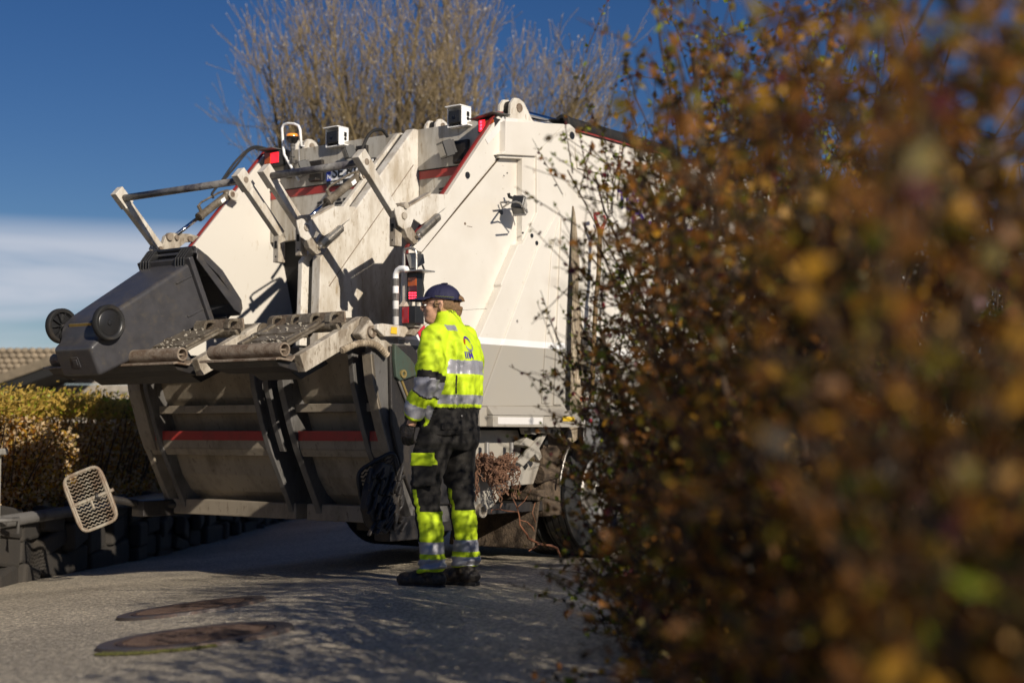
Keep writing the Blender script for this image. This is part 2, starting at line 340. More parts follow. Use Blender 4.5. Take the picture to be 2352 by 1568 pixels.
# side relief: raised plates on the right wall
mb = MB()
side(mb, [(772, 203), (822, 240), (822, 462), (790, 475), (215, 1192), (150, 1168), (405, 765)], -.018, .001)
part(mb, 'edge_flange', 'side_paint', bevel=.004)
mb = MB(); side(mb, [(826, 240), (824, 458), (780, 482), (1050, 496), (1066, 462), (1255, 262)], -.075, .001); part(mb, 'upper_plate', 'side_paint', bevel=.006)
mb = MB(); side(mb, [(1252, 264), (1066, 463), (1054, 496), (1054, 905), (950, 1130), (918, 1134), (792, 1424), (796, 1445), (621, 1836), (640, 2456), (1200, 2456), (1262, 1568), (1308, 880), (1322, 600), (1334, 300), (1290, 262)], -.07, .001)
part(mb, 'front_plate', 'side_paint', bevel=.006)
mb = MB(); side(mb, [(946, 494), (1056, 497), (1056, 905), (952, 1128), (946, 1128)], -.052, -.001); side(mb, [(780, 484), (946, 494), (946, 515), (780, 507)], -.05, -.001)
part(mb, 'recess_frame', 'side_paint', bevel=.004)
mb = MB()
for A_, B2_, w_ in (((918, 1134), (792, 1424), 6), ((796, 1440), (621, 1836), 8), ((826, 460), (216, 1196), 2.5), ((826, 460), (788, 480), 3)): side(mb, [A_, B2_, (B2_[0]-w_, B2_[1]), (A_[0]-w_, A_[1])], -.020, -.0005)
part(mb, 'seam', 'seam_paint')
# embossed lower panels of the front plate
mb = MB(); side(mb, [(1220, 868), (1300, 965), (1240, 2310), (640, 2310), (1050, 1180)], -.082, -.068); part(mb, 'lower_panel', 'side_paint', bevel=.010)
mb = MB(); side(mb, [(1236, 940), (1300, 960), (1236, 2300), (1180, 2300)], -.10, -.078); part(mb, 'vertical_rib', 'side_paint', bevel=.008)
mb = MB(); side(mb, [(1160, 1215), (1215, 960), (1150, 2290), (1090, 2290)], -.093, -.08); part(mb, 'vertical_rib', 'side_paint', bevel=.008)
# bottom sill of the tailgate
mb = MB()
mb.prism([(-.25, -.06, 1.20), (.70, -.06, 1.20), (.70, -.03, 1.20), (-.25, -.03, 1.20)], [(-.25, -.13, 1.115), (.70, -.13, 1.115), (.70, -.0, 1.115), (-.25, 0, 1.115)])
mb.bb(-.25, .36, -.13, 0, 1.03, 1.113); mb.prism([(.36, -.13, 1.03), (.80, -.20, 1.03), (.80, 0, 1.03), (.36, 0, 1.03)], [(.36, -.10, 1.13), (.80, -.10, 1.16), (.80, 0, 1.16), (.36, 0, 1.13)])
part(mb, 'bottom_sill', 'grey_paint', bevel=.006)
mb = MB(); mb.bb(-.2, .33, -.134, -.13, 1.05, 1.10); part(mb, 'reflective_strip', 'reflective_tape')
mb = MB(); mb.ps([US(*c3(676, 372), -.019), US(*c3(806, 206), -.019), US(*c3(828, 262), -.019), US(*c3(694, 408), -.019)], -.023, -.018); side(mb, [(826, 218), (912, 226), (912, 276), (826, 266)], -.06, -.055); part(mb, 'reflective_strip', 'reflective_tape')
mb = MB(); mb.prism([(.55, -.152, 1.075), (.68, -.172, 1.075), (.70, -.154, 1.105), (.57, -.137, 1.105)], [(.55, -.154, 1.078), (.68, -.174, 1.078), (.70, -.156, 1.108), (.57, -.139, 1.108)]); part(mb, 'warning_sticker', 'yellow_sticker')
# round holes / bolts on the side
for k, (p, s, r) in enumerate([((1305, 346), -.07, .030), ((546, 634), -.018, .024), ((790, 903), 0, .018), ((1013, 1072), -.07, .016), ((1049, 1126), -.07, .016), ((948, 1052), -.07, .007), ((810, 638), 0, .005), ((834, 618), 0, .005), ((956, 1562), -.07, .014)]):
    t, z = US(*c3(*p), s); mb = MB(); mb.cyl((t, s-.006, z), (t, s+.002, z), r, 18); part(mb, 'rubber_plug', 'plastic_black')
t, z = US(*c3(530, 985), 0); mb = MB(); mb.ell((t, 0, z), (.012, .004, .01)); mb.box((t+.05, 0, z-.015), (.06, .002, .004)); part(mb, 'scrape_mark', 'rusty_steel')
for k in range(7):
    t_, z_ = US(*c3(806+.0*k, 560+k*84), 0); mb = MB(); mb.cyl((t_, -.004, z_), (t_, .001, z_), .007, 8); part(mb, 'rivet', 'side_paint')
mb = MB(); mb.tube([(lambda q_: (q_[0], -.075, q_[1]))(US(*b3(x, y), -.075)) for x, y in [(462, -18), (460, 10), (470, 30), (456, 52), (460, 72), (470, 66)]], .004, 6); t_, z_ = US(*b3(467, 57), -.072); mb.cyl((t_, -.082, z_), (t_, -.07, z_), .013, 10); part(mb, 'latch_hook', 'bare_metal')
# stripes printed beside the worker
mb = MB()
for k in range(4):
    a = US(1064, 747+k*4.2, -.003); mb.box((a[0]+.03, -.003, a[1]), (.075, .004, .006))
part(mb, 'stripe_print', 'black_print')
# divider: two boxes with a groove
DV = [(.5, 1.6), (-1.05, 1.6), (-1.03, 2.22), (-.045, 3.29), (.5, 3.29)]
mb = MB(); mb.ps(DV, .80, .885); part(mb, 'divider_wall', 'dirty_white', bevel=.008)
mb = MB(); mb.ps([(.5, 1.6), (-1.02, 1.6), (-1.0, 2.2), (-.045, 3.26), (.5, 3.26)], .885, .94); part(mb, 'divider_groove', 'black_steel')
mb = MB(); mb.ps([(.5, 1.6), (-1.09, 1.6), (-1.07, 2.20), (-.06, 3.27), (.5, 3.27)], .94, .985); part(mb, 'divider_wall', 'dirty_white', bevel=.006)
mb = MB()
for a, b in (((-1.035, 2.10), (-.04, 3.20)),):
    d = Vector((b[0]-a[0], b[1]-a[1])).normalized(); n = Vector((d.y, -d.x))
    for o in (.115,):
        mb.ps([(a[0]+n.x*o, a[1]+n.y*o), (b[0]+n.x*o-.1, b[1]+n.y*o-.11), (b[0]+n.x*(o+.006)-.1, b[1]+n.y*(o+.006)-.11), (a[0]+n.x*(o+.006), a[1]+n.y*(o+.006))], .797, .80)
part(mb, 'weld_seam', 'rusty_steel')
# back panels
for s0, s1 in ((.06, .80), (.985, 2.42)):
    mb = MB(); mb.bb(0, .06, s0, s1, 2.975, 3.29); part(mb, 'upper_panel', 'panel_grey', bevel=.004)
    mb = MB(); mb.bb(.008, .06, s0+.01, s1-.01, 2.55, 2.968); part(mb, 'lower_panel', 'panel_grey', bevel=.004)
    mb = MB(); mb.bb(.004, .008, s0+.01, s1-.01, 2.905, 2.966); part(mb, 'red_band', 'red_stripe')
    mb = MB(); mb.bb(.002, .03, s0, s1, 2.966, 2.977); part(mb, 'panel_seam', 'dark_hole')
def bars(rows, s, z, t=.005, w=.02):
    mb = MB()
    for k, (a, b) in enumerate(rows): mb.bb(t, t+.004, s-b, s-a, z-.028*k-.02, z-.028*k)
    part(mb, 'stripe_letter', 'black_print')
for px, py, rows in ((729, 464, [(0, .05)]*4), (766, 457, [(.035, .08), (.02, .095), (.01, .05), (.0, .04)]), (788, 455, [(0, .04), (0, .07), (0, .04), (.03, .08)]), (743, 461, [(0, .05), (.02, .07), (.03, .09), (.04, .1)]),
                    (1008, 432, [(0, .055)]*4), (1019, 430, [(.03, .1), (.01, .06), (0, .05), (0, .05)])):
    s, z = UT(px, py, .006); bars(rows, s, z)
# dark hopper interior
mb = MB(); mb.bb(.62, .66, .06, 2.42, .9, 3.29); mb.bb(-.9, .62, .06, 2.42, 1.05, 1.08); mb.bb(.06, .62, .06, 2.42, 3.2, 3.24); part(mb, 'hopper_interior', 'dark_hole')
mb = MB()
for s in (1.05, 1.9): mb.ps([(-.6, 1.1), (-.53, 1.1), (.16, 2.4), (.10, 2.4)], s, s+.05)
part(mb, 'guide_rail', 'black_steel')
mb = MB(); mb.prism([(.12, .985, 2.56), (.12, 2.42, 2.56), (.18, 2.42, 2.56), (.18, .985, 2.56)], [(.40, .985, 1.5), (.40, 2.42, 1.5), (.46, 2.42, 1.5), (.46, .985, 1.5)]); mb.prism([(.12, .06, 2.56), (.12, .8, 2.56), (.18, .8, 2.56), (.18, .06, 2.56)], [(.40, .06, 1.5), (.40, .8, 1.5), (.46, .8, 1.5), (.46, .06, 1.5)]); part(mb, 'packer_plate', 'dark_hole')  # plates coloured near-black, shadow from wall and divider put into the colour
# lower hopper: posts and folded rear panels
HP = [(-1.37, 1.50), (-1.34, 1.30), (-1.25, 1.03), (-1.18, .86), (-.99, .49), (-.94, .38)]
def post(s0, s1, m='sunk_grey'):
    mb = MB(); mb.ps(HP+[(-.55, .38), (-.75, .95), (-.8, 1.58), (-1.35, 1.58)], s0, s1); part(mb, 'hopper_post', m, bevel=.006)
post(2.44, 2.50, 'hopper_grey'); post(2.28, 2.33); post(1.12, 1.17); post(.84, .90); post(.17, .215); post(.0, .06, 'sunk_grey')  # last post, at the right corner, gets darker grey to hold its shade
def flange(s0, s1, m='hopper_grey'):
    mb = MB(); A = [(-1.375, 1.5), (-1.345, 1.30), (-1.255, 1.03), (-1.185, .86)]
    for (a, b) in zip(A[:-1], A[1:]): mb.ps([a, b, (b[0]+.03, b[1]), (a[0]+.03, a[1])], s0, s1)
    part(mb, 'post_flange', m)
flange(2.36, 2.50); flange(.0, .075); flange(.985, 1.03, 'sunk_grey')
mb = MB()
for s0, s1 in ((1.17, 2.44), (.06, .84)):
    mb.use('hopper_grey')
    mb.ps([(-1.28, 1.52), (-1.17, 1.235), (-1.1, 1.235), (-1.2, 1.52)], s0, s1)
    mb.ps([(-1.17, 1.235), (-1.135, 1.19), (-.9, 1.19), (-1.0, 1.235)], s0, s1)
    mb.ps([(-1.23, 1.188), (-1.225, 1.13), (-1.0, 1.13), (-1.0, 1.188)], s0, s1)
    mb.ps([(-1.11, 1.13), (-1.06, 1.0), (-.95, 1.0), (-1.0, 1.13)], s0, s1)
    mb.ps([(-1.19, .935), (-1.18, .875), (-.9, .875), (-.95, 1.0), (-1.19, 1.0)], s0, s1)
    mb.ps([(-1.18, .875), (-1.15, .825), (-.9, .825), (-.9, .875)], s0, s1)
    mb.ps([(-1.06, .825), (-1.0, .68), (-.91, .56), (-.8, .48), (-.7, .48), (-.85, .825)], s0, s1)
part(mb, 'hopper_rear_wall', bevel=.005)
mb = MB()
for s0, s1 in ((1.12, 2.50), (.02, .88)): mb.ps([(-1.195, 1.002), (-1.195, .935), (-1.19, .935), (-1.19, 1.002)], s0, s1)
part(mb, 'red_band', 'red_stripe')
mb = MB()
for s0, s1 in ((1.10, 2.55), (.0, .99)): mb.ps([(-.96, .49), (-.96, .375), (-.84, .375), (-.84, .49)], s0, s1)
part(mb, 'bottom_beam', 'hopper_grey', bevel=.008)
mb = MB(); mb.bb(-.7, .9, .15, 2.35, .40, .47); mb.bb(-.7, -.2, .2, .75, .30, .42); part(mb, 'hopper_underside', 'black_steel')
for s in (1.25, 1.9, .35):
    mb = MB(); mb.cyl((-1.15, s, 1.26), (-1.08, s, 1.26), .018, 12); part(mb, 'bolt', 'bare_metal')
# right corner below the wall: frame with an added black shade sheet, white flange, warning plate
f6 = lambda x, y: (863.7+.164*x, 551.3+.164*y)
mb = MB(); mb.ps([US(*f6(*p), -.06) for p in [(20, 1180), (90, 1165), (480, 1215), (480, 1262), (400, 1365), (330, 1350), (120, 1350), (20, 1250)]], -.06, -.02); part(mb, 'corner_flange', 'dirty_white', bevel=.006)
mb = MB(); mb.ps([US(*f6(*p), -.063) for p in [(212, 1215), (290, 1222), (288, 1318), (205, 1305)]], -.066, -.062); part(mb, 'warning_sticker', 'yellow_sticker')
mb = MB(); mb.ps([(-1.22, 1.56), (-1.20, 1.05), (-1.12, .8), (-.95, .5), (-.4, .5), (-.3, 1.05), (-1.0, 1.57)], -.03, -.003); mb.ps([(-1.2, 1.56), (-1.0, .95), (-.3, .95), (-.25, 1.05), (-1.02, 1.56)], .02, .12); mb.ps([(-1.0, 1.05), (-.95, .6), (-.4, .6), (-.3, 1.05)], .08, .2); part(mb, 'corner_frame_shade', 'black_steel', bevel=.01)  # black outer sheet added to stand for shade over the corner post
mb = MB(); mb.ps([US(*f6(*p), -.10) for p in [(470, 1320), (530, 1230), (690, 1160), (740, 1170), (700, 1200), (545, 1345)]], -.10, -.02); part(mb, 'corner_bracket', 'filthy_white', bevel=.006)
mb = MB(); mb.ps([US(*f6(*p), -.115) for p in [(585, 1295), (672, 1195), (745, 1330), (650, 1450)]], -.118, -.11); part(mb, 'corner_reflector', 'red_reflector')
f3 = lambda x, y: (790.2+.1758*x, 753.4+.1758*y)
mb = MB(); mb.ps([US(*f3(*p), .05) for p in [(1100, 1), (1180, 1), (1180, 1)][:0]+[(655, 1165), (865, 1185), (850, 1240), (670, 1275)]], .05, .07); part(mb, 'worn_patch', 'panel_grey')
# lifter hinge bracket with two pipes
mb = MB(); mb.ps([US(*f3(*p), -.06) for p in [(665, 200), (870, 390), (960, 530), (940, 620), (740, 690), (690, 640), (665, 400)]], -.06, -.03)
part(mb, 'hinge_bracket', 'green_bracket', bevel=.006)
t, z = US(*f3(768, 597), -.06); mb = MB(); mb.lathe([(0, .028), (-.012, .028), (-.012, .014), (0, .014)], (t, -.06, z), (0, 1, 0)); part(mb, 'hinge_bushing', 'gold_pipe')
for dx, m in ((0, 'bare_metal'), (40, 'gold_pipe')):
    a = US(*f3(715+dx, 690), -.045); b = US(*f3(880+dx, 1120), -.045); mb = MB(); mb.cyl((a[0], -.045, a[1]), (b[0], -.045, b[1]), .009, 8); part(mb, 'hydraulic_pipe', m)
# rear light column on the right
def col_light():
    p = lambda x, y, s=-.03: US(*f6(x, y), s)
    mb = MB(); a = p(420, 450); b = p(640, 1190)
    mb.ps([p(575, 445), p(650, 445), p(632, 760), p(632, 1200), p(480, 1230), p(548, 960), p(575, 900)], -.05, -.03)
    mb.ps([p(415, 455), p(432, 455), p(436, 935), p(352, 930), p(412, 850)], -.05, .0)
    part(mb, 'light_bracket', 'dirty_white', bevel=.003)
    def q(x0, y0, x1, y1, m, name, dt=0, th=.06, par=None):
        t0 = -1.08-dt; sa, za = UT(*f6(x0, y0), t0); sb, zb = UT(*f6(x1, y1), t0); mb = MB(); mb.bb(t0, t0+th, sb, sa, zb, za); return part(mb, name, m, bevel=.004, parent=par)
    hs = q(430, 460, 572, 850, 'plastic_black', 'tail_light', 0)
    q(442, 525, 560, 640, 'lens_orange', 'indicator_lens', .006, .01, hs); q(450, 642, 560, 715, 'lens_dark_red', 'brake_lens', .006, .01, hs); q(450, 717, 562, 835, 'lens_dark_red', 'tail_lens', .006, .01, hs)
    mb = MB()
    for i in range(5):
        for j in range(3):
            s, z = UT(*f6(468+22*i, 740+36*j), -1.09); mb.ell((-1.09, s, z), (.004, .0045, .0045), 6)
    part(mb, 'led_row', 'led_red', parent=hs)
    hs = q(355, 930, 548, 1165, 'plastic_black', 'side_lamp', .03, .09); q(358, 938, 450, 1160, 'lens_red', 'lamp_lens', .036, .01, hs)
    q(370, 1165, 545, 1215, 'grey_paint', 'lamp_foot', .0, .06)
    # guard hoop and work lamp
    A = [UT(*f6(*c), -1.12) for c in [(395, 435), (392, 190), (405, 135), (440, 118), (520, 118), (555, 145), (566, 200), (566, 430)]]
    mb = MB(); mb.tube([(-1.12, a[0], a[1]) for a in A], .009, 8); sa = UT(*f6(365, 437), -1.12); sb = UT(*f6(660, 450), -1.12)
    mb.bb(-1.14, -1.0, sb[0], sa[0], sa[1]-.008, sa[1]); part(mb, 'lamp_guard', 'bare_metal', smooth=False)
    A = [UT(*f6(*c), -1.1) for c in [(410, 190), (570, 175), (560, 405), (475, 412)]]; Bq = [UT(*f6(*c), -1.0) for c in [(430, 175), (640, 190), (660, 320), (500, 400)]]
    mb = MB(); mb.prism([(-1.1, *a) for a in A], [(-.98, *a) for a in Bq]); w_ = part(mb, 'work_lamp', 'plastic_black', bevel=.006)
    A = [UT(*f6(*c), -1.105) for c in [(425, 200), (555, 188), (548, 390), (482, 398)]]; mb = MB(); mb.prism([(-1.107, *a) for a in A], [(-1.101, *a) for a in A]); part(mb, 'lamp_glass', 'lamp_glass', parent=w_)
    # striped grab rail
    A = [(430, 440), (420, 405), (385, 400), (345, 400), (300, 430), (278, 480), (275, 540), (275, 1190)]
    pts = [(-1.14, *UT(*f6(*c), -1.14)) for c in A]; mb = MB(); mb.tube(pts, .0215, 12); g = part(mb, 'grab_rail', 'bright_white', smooth=True)
    mb = MB()
    for y0 in (540, 745, 965):
        a = UT(*f6(275, y0), -1.14); b = UT(*f6(275, y0+105), -1.14); mb.cyl((-1.14, *a), (-1.14, *b), .0225, 12)
    part(mb, 'dark_band', 'sunk_grey', parent=g)
    mb = MB(); pts = [(650, 350), (675, 420), (660, 520), (650, 600), (665, 700), (645, 820), (670, 900), (640, 1000), (650, 1150)]
    mb.tube([(*(lambda q_: (q_[0], -.07, q_[1]))(p(x, y, -.07)),) for x, y in pts], .008, 6); mb.tube([(lambda q_: (q_[0], -.08, q_[1]))(p(x, y, -.08)) for x, y in [(530, 1090), (590, 1070), (640, 1000), (690, 930)]], .006, 6)
    part(mb, 'cable', 'rubber', smooth=True)
col_light()
# ---- fixtures on the tailgate top
c1 = lambda x, y: (183.8+.2812*x, 202.1+.2812*y)
c2 = lambda x, y: (588+.2812*x, 202.1+.2812*y)
c4 = lambda x, y: (73.5+.2578*x, 532.9+.2578*y)
c5 = lambda x, y: (477.8+.2578*x, 624.8+.2578*y)
def rect(cv, x0, y0, x1, y1, t0, th, m, name, par=None, bevel=.004):
    sa, za = UT(*cv(x0, y0), t0); sb, zb = UT(*cv(x1, y1), t0); mb = MB(); mb.bb(t0, t0+th, sb, sa, zb, za); return part(mb, name, m, bevel=bevel, parent=par)
# high tail lights
h = rect(c1, 1500, 528, 1625, 622, -.12, .10, 'plastic_black', 'tail_light'); rect(c1, 1505, 532, 1552, 618, -.126, .01, 'lens_orange', 'indicator_lens', h); rect(c1, 1554, 532, 1618, 606, -.126, .01, 'lens_red_lit', 'brake_lens', h)
mb = MB(); s0, z0 = UT(*c1(1465, 520), -.16); s1, z1 = UT(*c1(1640, 520), -.1); mb.bb(-.2, .02, s1, s0, z0+.005, z0+.012); mb.bb(-.05, .0, s1-.03, s1+.02, z0-.22, z0); part(mb, 'light_cover', 'sunk_grey')
h = rect(c3, 622, 232, 742, 312, -.10, .10, 'plastic_black', 'tail_light'); rect(c3, 628, 236, 672, 312, -.106, .01, 'lens_red_lit', 'brake_lens', h); rect(c3, 674, 238, 735, 290, -.106, .01, 'lens_orange', 'indicator_lens', h)
mb = MB()
for k in range(3):
    s, z = UT(*c3(645, 248+k*24), -.11); mb.ell((-.11, s, z), (.005, .01, .01), 8)
part(mb, 'led_row', 'led_red', parent=h)
mb = MB(); s0, z0 = UT(*c3(580, 232), -.12); s1, z1 = UT(*c3(755, 205), -.12); mb.prism([(-.16, s0, z0), (-.16, s1, z0+.03), (.05, s1, z0+.04), (.05, s0, z0+.01)], [(-.16, s0, z0-.006), (-.16, s1, z0+.024), (.05, s1, z0+.034), (.05, s0, z0+.004)]); part(mb, 'light_cover', 'sunk_grey')
# beacon and guard
t0 = -.08; P1 = lambda x, y, t=t0: (t, *UT(*c1(x, y), t))
mb = MB(); mb.tube([P1(*p) for p in [(1790, 760), (1740, 670), (1668, 545), (1660, 480), (1650, 330), (1665, 300), (1700, 290), (1750, 294), (1785, 310), (1798, 345), (1808, 472)]], .011, 8)
mb.tube([P1(*p) for p in [(1832, 474), (1790, 474), (1790, 610)]], .006, 6); part(mb, 'beacon_guard', 'bright_white', smooth=True)
c = Vector(P1(1736, 400)); mb = MB(); mb.lathe([(-.055, .02), (-.05, .032), (-.02, .048), (-.018, .052), (0, .052)], c, (0, 0, 1)); bc = part(mb, 'beacon', 'plastic_black', smooth=True)
mb = MB(); mb.lathe([(0, .05), (.018, .05), (.026, .044), (.03, .0)], c+Vector((0, 0, -.004)), (0, 0, 1)); part(mb, 'beacon_lens', 'beacon_orange', parent=bc, smooth=True)
mb = MB(); mb.lathe([(-.05, .022), (-.06, .018), (-.07, .022), (-.08, .017), (-.1, .02), (-.105, .013), (-.15, .013), (-.152, .022), (-.165, .022), (-.17, .012), (-.2, .012)], c, (0, 0, 1), 14); mb.box(c+Vector((.03, 0, -.2)), (.09, .03, .03)); part(mb, 'beacon_stem', 'sunk_grey', parent=bc)
# rear view cameras in white housings
for cv, x0, y0, x1, y1 in ((c2, 568, 330, 735, 462), (c2, 1562, 158, 1742, 300)):
    t0 = -.05; s0, z0 = UT(*cv(x0, y0), t0); s1, z1 = UT(*cv(x0+(x1-x0)*.70, y1), t0); mb = MB(); th = .008
    mb.bb(t0-.03, t0+.10, s1, s0, z0-th, z0); mb.bb(t0, t0+.10, s0-th, s0, z1, z0-th-.002); mb.bb(t0-.01, t0+.10, s1, s1+th, z1, z0-th-.002); mb.bb(t0-.0, t0+.16, s1-.05, s0, z1-th, z1)
    mb.ps([(t0+.1, z1), (t0+.1, z1+.04), (t0+.3, z1)], s1+.01, s1+.02)
    hs = part(mb, 'camera_housing', 'bright_white', bevel=.002)
    mb = MB(); mb.bb(t0+.005, t0+.09, s1+th+.006, s0-th-.006, z1+.012, z0-.03); mb.bb(t0-.012, t0+.004, s1+th+.01, s0-th-.012, z1+.02, z0-.035); part(mb, 'camera', 'plastic_black', parent=hs, bevel=.006)
    mb = MB(); s_ = (s0+s1)/2; mb.lathe([(0, .018), (-.004, .016), (-.003, .0)], (t0-.012, s_, (z0+z1)/2-.01), (1, 0, 0), 16); part(mb, 'camera_lens', 'lens_black', parent=hs)
    mb = MB(); mb.box((t0+.06, s1-.002, (z0+z1)/2+.015), (.028, .004, .035)); mb.cyl((t0+.06, s1-.004, (z0+z1)/2-.02), (t0+.06, s1, (z0+z1)/2-.02), .014, 12); part(mb, 'side_slot', 'dark_hole', parent=hs)
# roof lugs with pins
def lug(s, t, z, k=1):
    for ds in (-.05, .05):
        mb = MB(); mb.ps([(t-.10*k, z), (t-.09*k, z+.10*k), (t-.05*k, z+.145*k), (t+.0, z+.15*k), (t+.06*k, z+.13*k), (t+.15*k, z+.03*k), (t+.2*k, z)], s+ds-.012, s+ds+.012); part(mb, 'roof_lug', 'dirty_white', bevel=.003)
    mb = MB(); mb.cyl((t, s-.072, z+.085*k), (t, s+.072, z+.085*k), .03*k, 16); part(mb, 'pin', 'rusty_steel'); mb = MB(); mb.cyl((t, s-.038, z+.085*k), (t, s+.038, z+.085*k), .055*k, 20); part(mb, 'rod_eye', 'rubber')
lug(.10, .27, 3.31, 1.1); lug(.87, .30, 3.30, .8); lug(2.3, .3, 3.30, .9)
mb = MB(); mb.cyl((.27, .1, 3.39), (.95, .1, 3.40), .026, 16); part(mb, 'cylinder_rod', 'chrome', smooth=True)
mb = MB(); mb.cyl((.92, .1, 3.40), (2.5, .1, 3.40), .062, 20); mb.lathe([(0, .04), (0, .07), (.06, .07), (.06, .05)], (.9, .1, 3.40), (1, 0, 0)); part(mb, 'roof_cylinder', 'rubber', bevel=.004)
mb = MB(); mb.bb(.85, 3.0, .01, .025, 3.342, 3.352); part(mb, 'roof_edge_trim', 'trim_red')
# work lamps on the back panels
def worklamp(px, py, k=1.0, rot=-.5):
    s, z = UT(px, py, -.07); M = Matrix.Rotation(rot, 3, 'Z') @ Matrix.Rotation(-.35, 3, 'Y')
    mb = MB(); mb.box((-.10, s+.03, z), (.07*k, .13*k, .12*k), M)
    for q in range(7): mb.box(Vector((-.10, s+.03, z))+M @ Vector((.045*k, (-.054+q*.018)*k, .0)), (.03*k, .006*k, .10*k), M)
    o = part(mb, 'work_lamp', 'plastic_black', bevel=.006)
    mb = MB(); mb.box(Vector((-.10, s+.03, z))+M @ Vector((-.037*k, 0, 0)), (.004, .105*k, .09*k), M); part(mb, 'lamp_glass', 'lamp_glass', parent=o)
    mb = MB(); mb.bb(-.03, .0, s-.12*k, s+.02*k, z-.10*k, z+.07*k); mb.bb(-.08, -.0, s-.1*k, s-.02*k, z-.10*k, z-.08*k); part(mb, 'lamp_bracket', 'black_steel', parent=o, bevel=.003)
worklamp(1037, 343); worklamp(706, 388); worklamp(812, 350, .8)
# number plate (on the left panel)
s0, z0 = UT(753, 384, -.015); s1, z1 = UT(851, 416, -.015); s0, z0 = UT(753, 387, -.015); zt = z0+.02; zb = zt-.125; se = s0-.50
mb = MB(); mb.bb(-.02, -.004, se-.015, s0+.012, zb-.045, zt+.012); pl = part(mb, 'plate_holder', 'plastic_black', bevel=.004)
mb = MB(); mb.bb(-.026, -.02, se, s0, zb, zt); part(mb, 'number_plate', 'bright_white', parent=pl)
mb = MB(); mb.bb(-.029, -.026, s0-.045, s0, zb, zt); part(mb, 'country_strip', 'blue_sticker', parent=pl)
def text(body, size, M, m, name, par, bold=0, ext=.001, parent=None):
    cu = bpy.data.curves.new(name, 'FONT'); cu.body = body; cu.size = size; cu.extrude = ext; cu.offset = bold
    o = bpy.data.objects.new(name, cu); C.objects.link(o); dg = bpy.context.evaluated_depsgraph_get(); me = bpy.data.meshes.new_from_object(o.evaluated_get(dg))
    bpy.data.objects.remove(o); me.transform(M); me.materials.clear(); me.materials.append(MATS[m]); q = bpy.data.objects.new(name, me); C.objects.link(q); q.parent = parent; return q
def frame(o, x, y):
    x = Vector(x); y = Vector(y); z = x.cross(y); M = Matrix.Identity(4)
    for i, v in enumerate((x, y, z)):
        for j in range(3): M[j][i] = v[j]
    M.translation = o; return M
text('SE 81475', .125, frame((-.028, s0-.06, zb+.02), (0, -1, 0), (0, 0, 1)), 'black_print', 'plate_text', None, .002, parent=pl)
text('N', .05, frame((-.030, s0-.008, zb+.015), (0, -1, 0), (0, 0, 1)), 'bright_white', 'plate_text', None, .001, parent=pl)
text('Norsk Bil', .034, frame((-.022, s0-.04, zb-.034), (0, -1, 0), (0, 0, 1)), 'bright_white', 'holder_text', None, .0, parent=pl)
# ---- container body
mb = MB(); mb.bb(.84, 6.2, .03, 2.45, 1.12, 3.34); part(mb, 'container', 'side_paint', bevel=.02)
mb = MB(); mb.ps([(.95, 3.28), (6.1, 3.28), (6.1, 3.05), (1.0, 3.05)], .012, .032); mb.ps([(1.02, 2.86), (6.1, 2.86), (6.1, 2.83), (1.02, 2.83)], .014, .032); part(mb, 'upper_rail', 'side_paint', bevel=.005)
mb = MB(); t, z = US(*c3(1604, 493), 0.01); t2, z2 = US(*c3(1648, 522), 0.01); mb.bb(t, t2, .006, .014, z2+.01, z+.01); part(mb, 'slot', 'dark_hole')
mb = MB(); mb.bb(.80, .90, .0, .05, 1.03, 3.3); part(mb, 'joint_gap', 'dark_hole')
mb = MB(); mb.ps([(.905, 2.75), (.88, 2.3), (.94, 1.9), (.97, 2.3)], -.03, .03); mb.ps([(.86, 1.02), (.80, .95), (.86, .9), (1.0, .95), (1.03, 1.1), (1.03, 1.75), (.93, 2.3), (.89, 1.9)], -.02, .03)
part(mb, 'dirty_seal', 'mud_splash', bevel=.02)
t, z = US(1421, 474, .026); Mx = lambda t, z: frame((t, .026, z), (1, 0, 0), (0, 0, 1))
text('Takk for', .21, Mx(*US(1419, 475, .026)), 'purple_print', 'slogan_text', None, .004, parent=truck)
text('Det nyttar', .30, Mx(*US(1449, 538, .026)), 'purple_print', 'slogan_text', None, .005, parent=truck)
# steps, marker light, tank on the flank
mb = MB()
for k in range(4): mb.ps([US(*b3(p[0], p[1]+k*85), -.02) for p in [(858, 120), (965, 180), (965, 200), (858, 150)]], -.10, .03)
part(mb, 'side_step', 'bare_metal')
mb = MB()
for k in range(3): mb.ps([US(*b3(p[0], p[1]+k*115), -.0) for p in [(848, 165), (945, 180), (935, 235), (880, 230), (848, 215)]], -.04, .0)
part(mb, 'side_box', 'black_steel', bevel=.008)
mb = MB(); a = US(*b3(845, 520), -.0); b = US(*b3(890, 545), -.0); mb.bb(a[0], b[0], -.03, .03, b[1], a[1]); part(mb, 'side_marker', 'lens_orange')
mb = MB(); mb.bb(1.1, 6, .2, 2.3, .75, 1.12); part(mb, 'chassis_frame', 'black_steel')
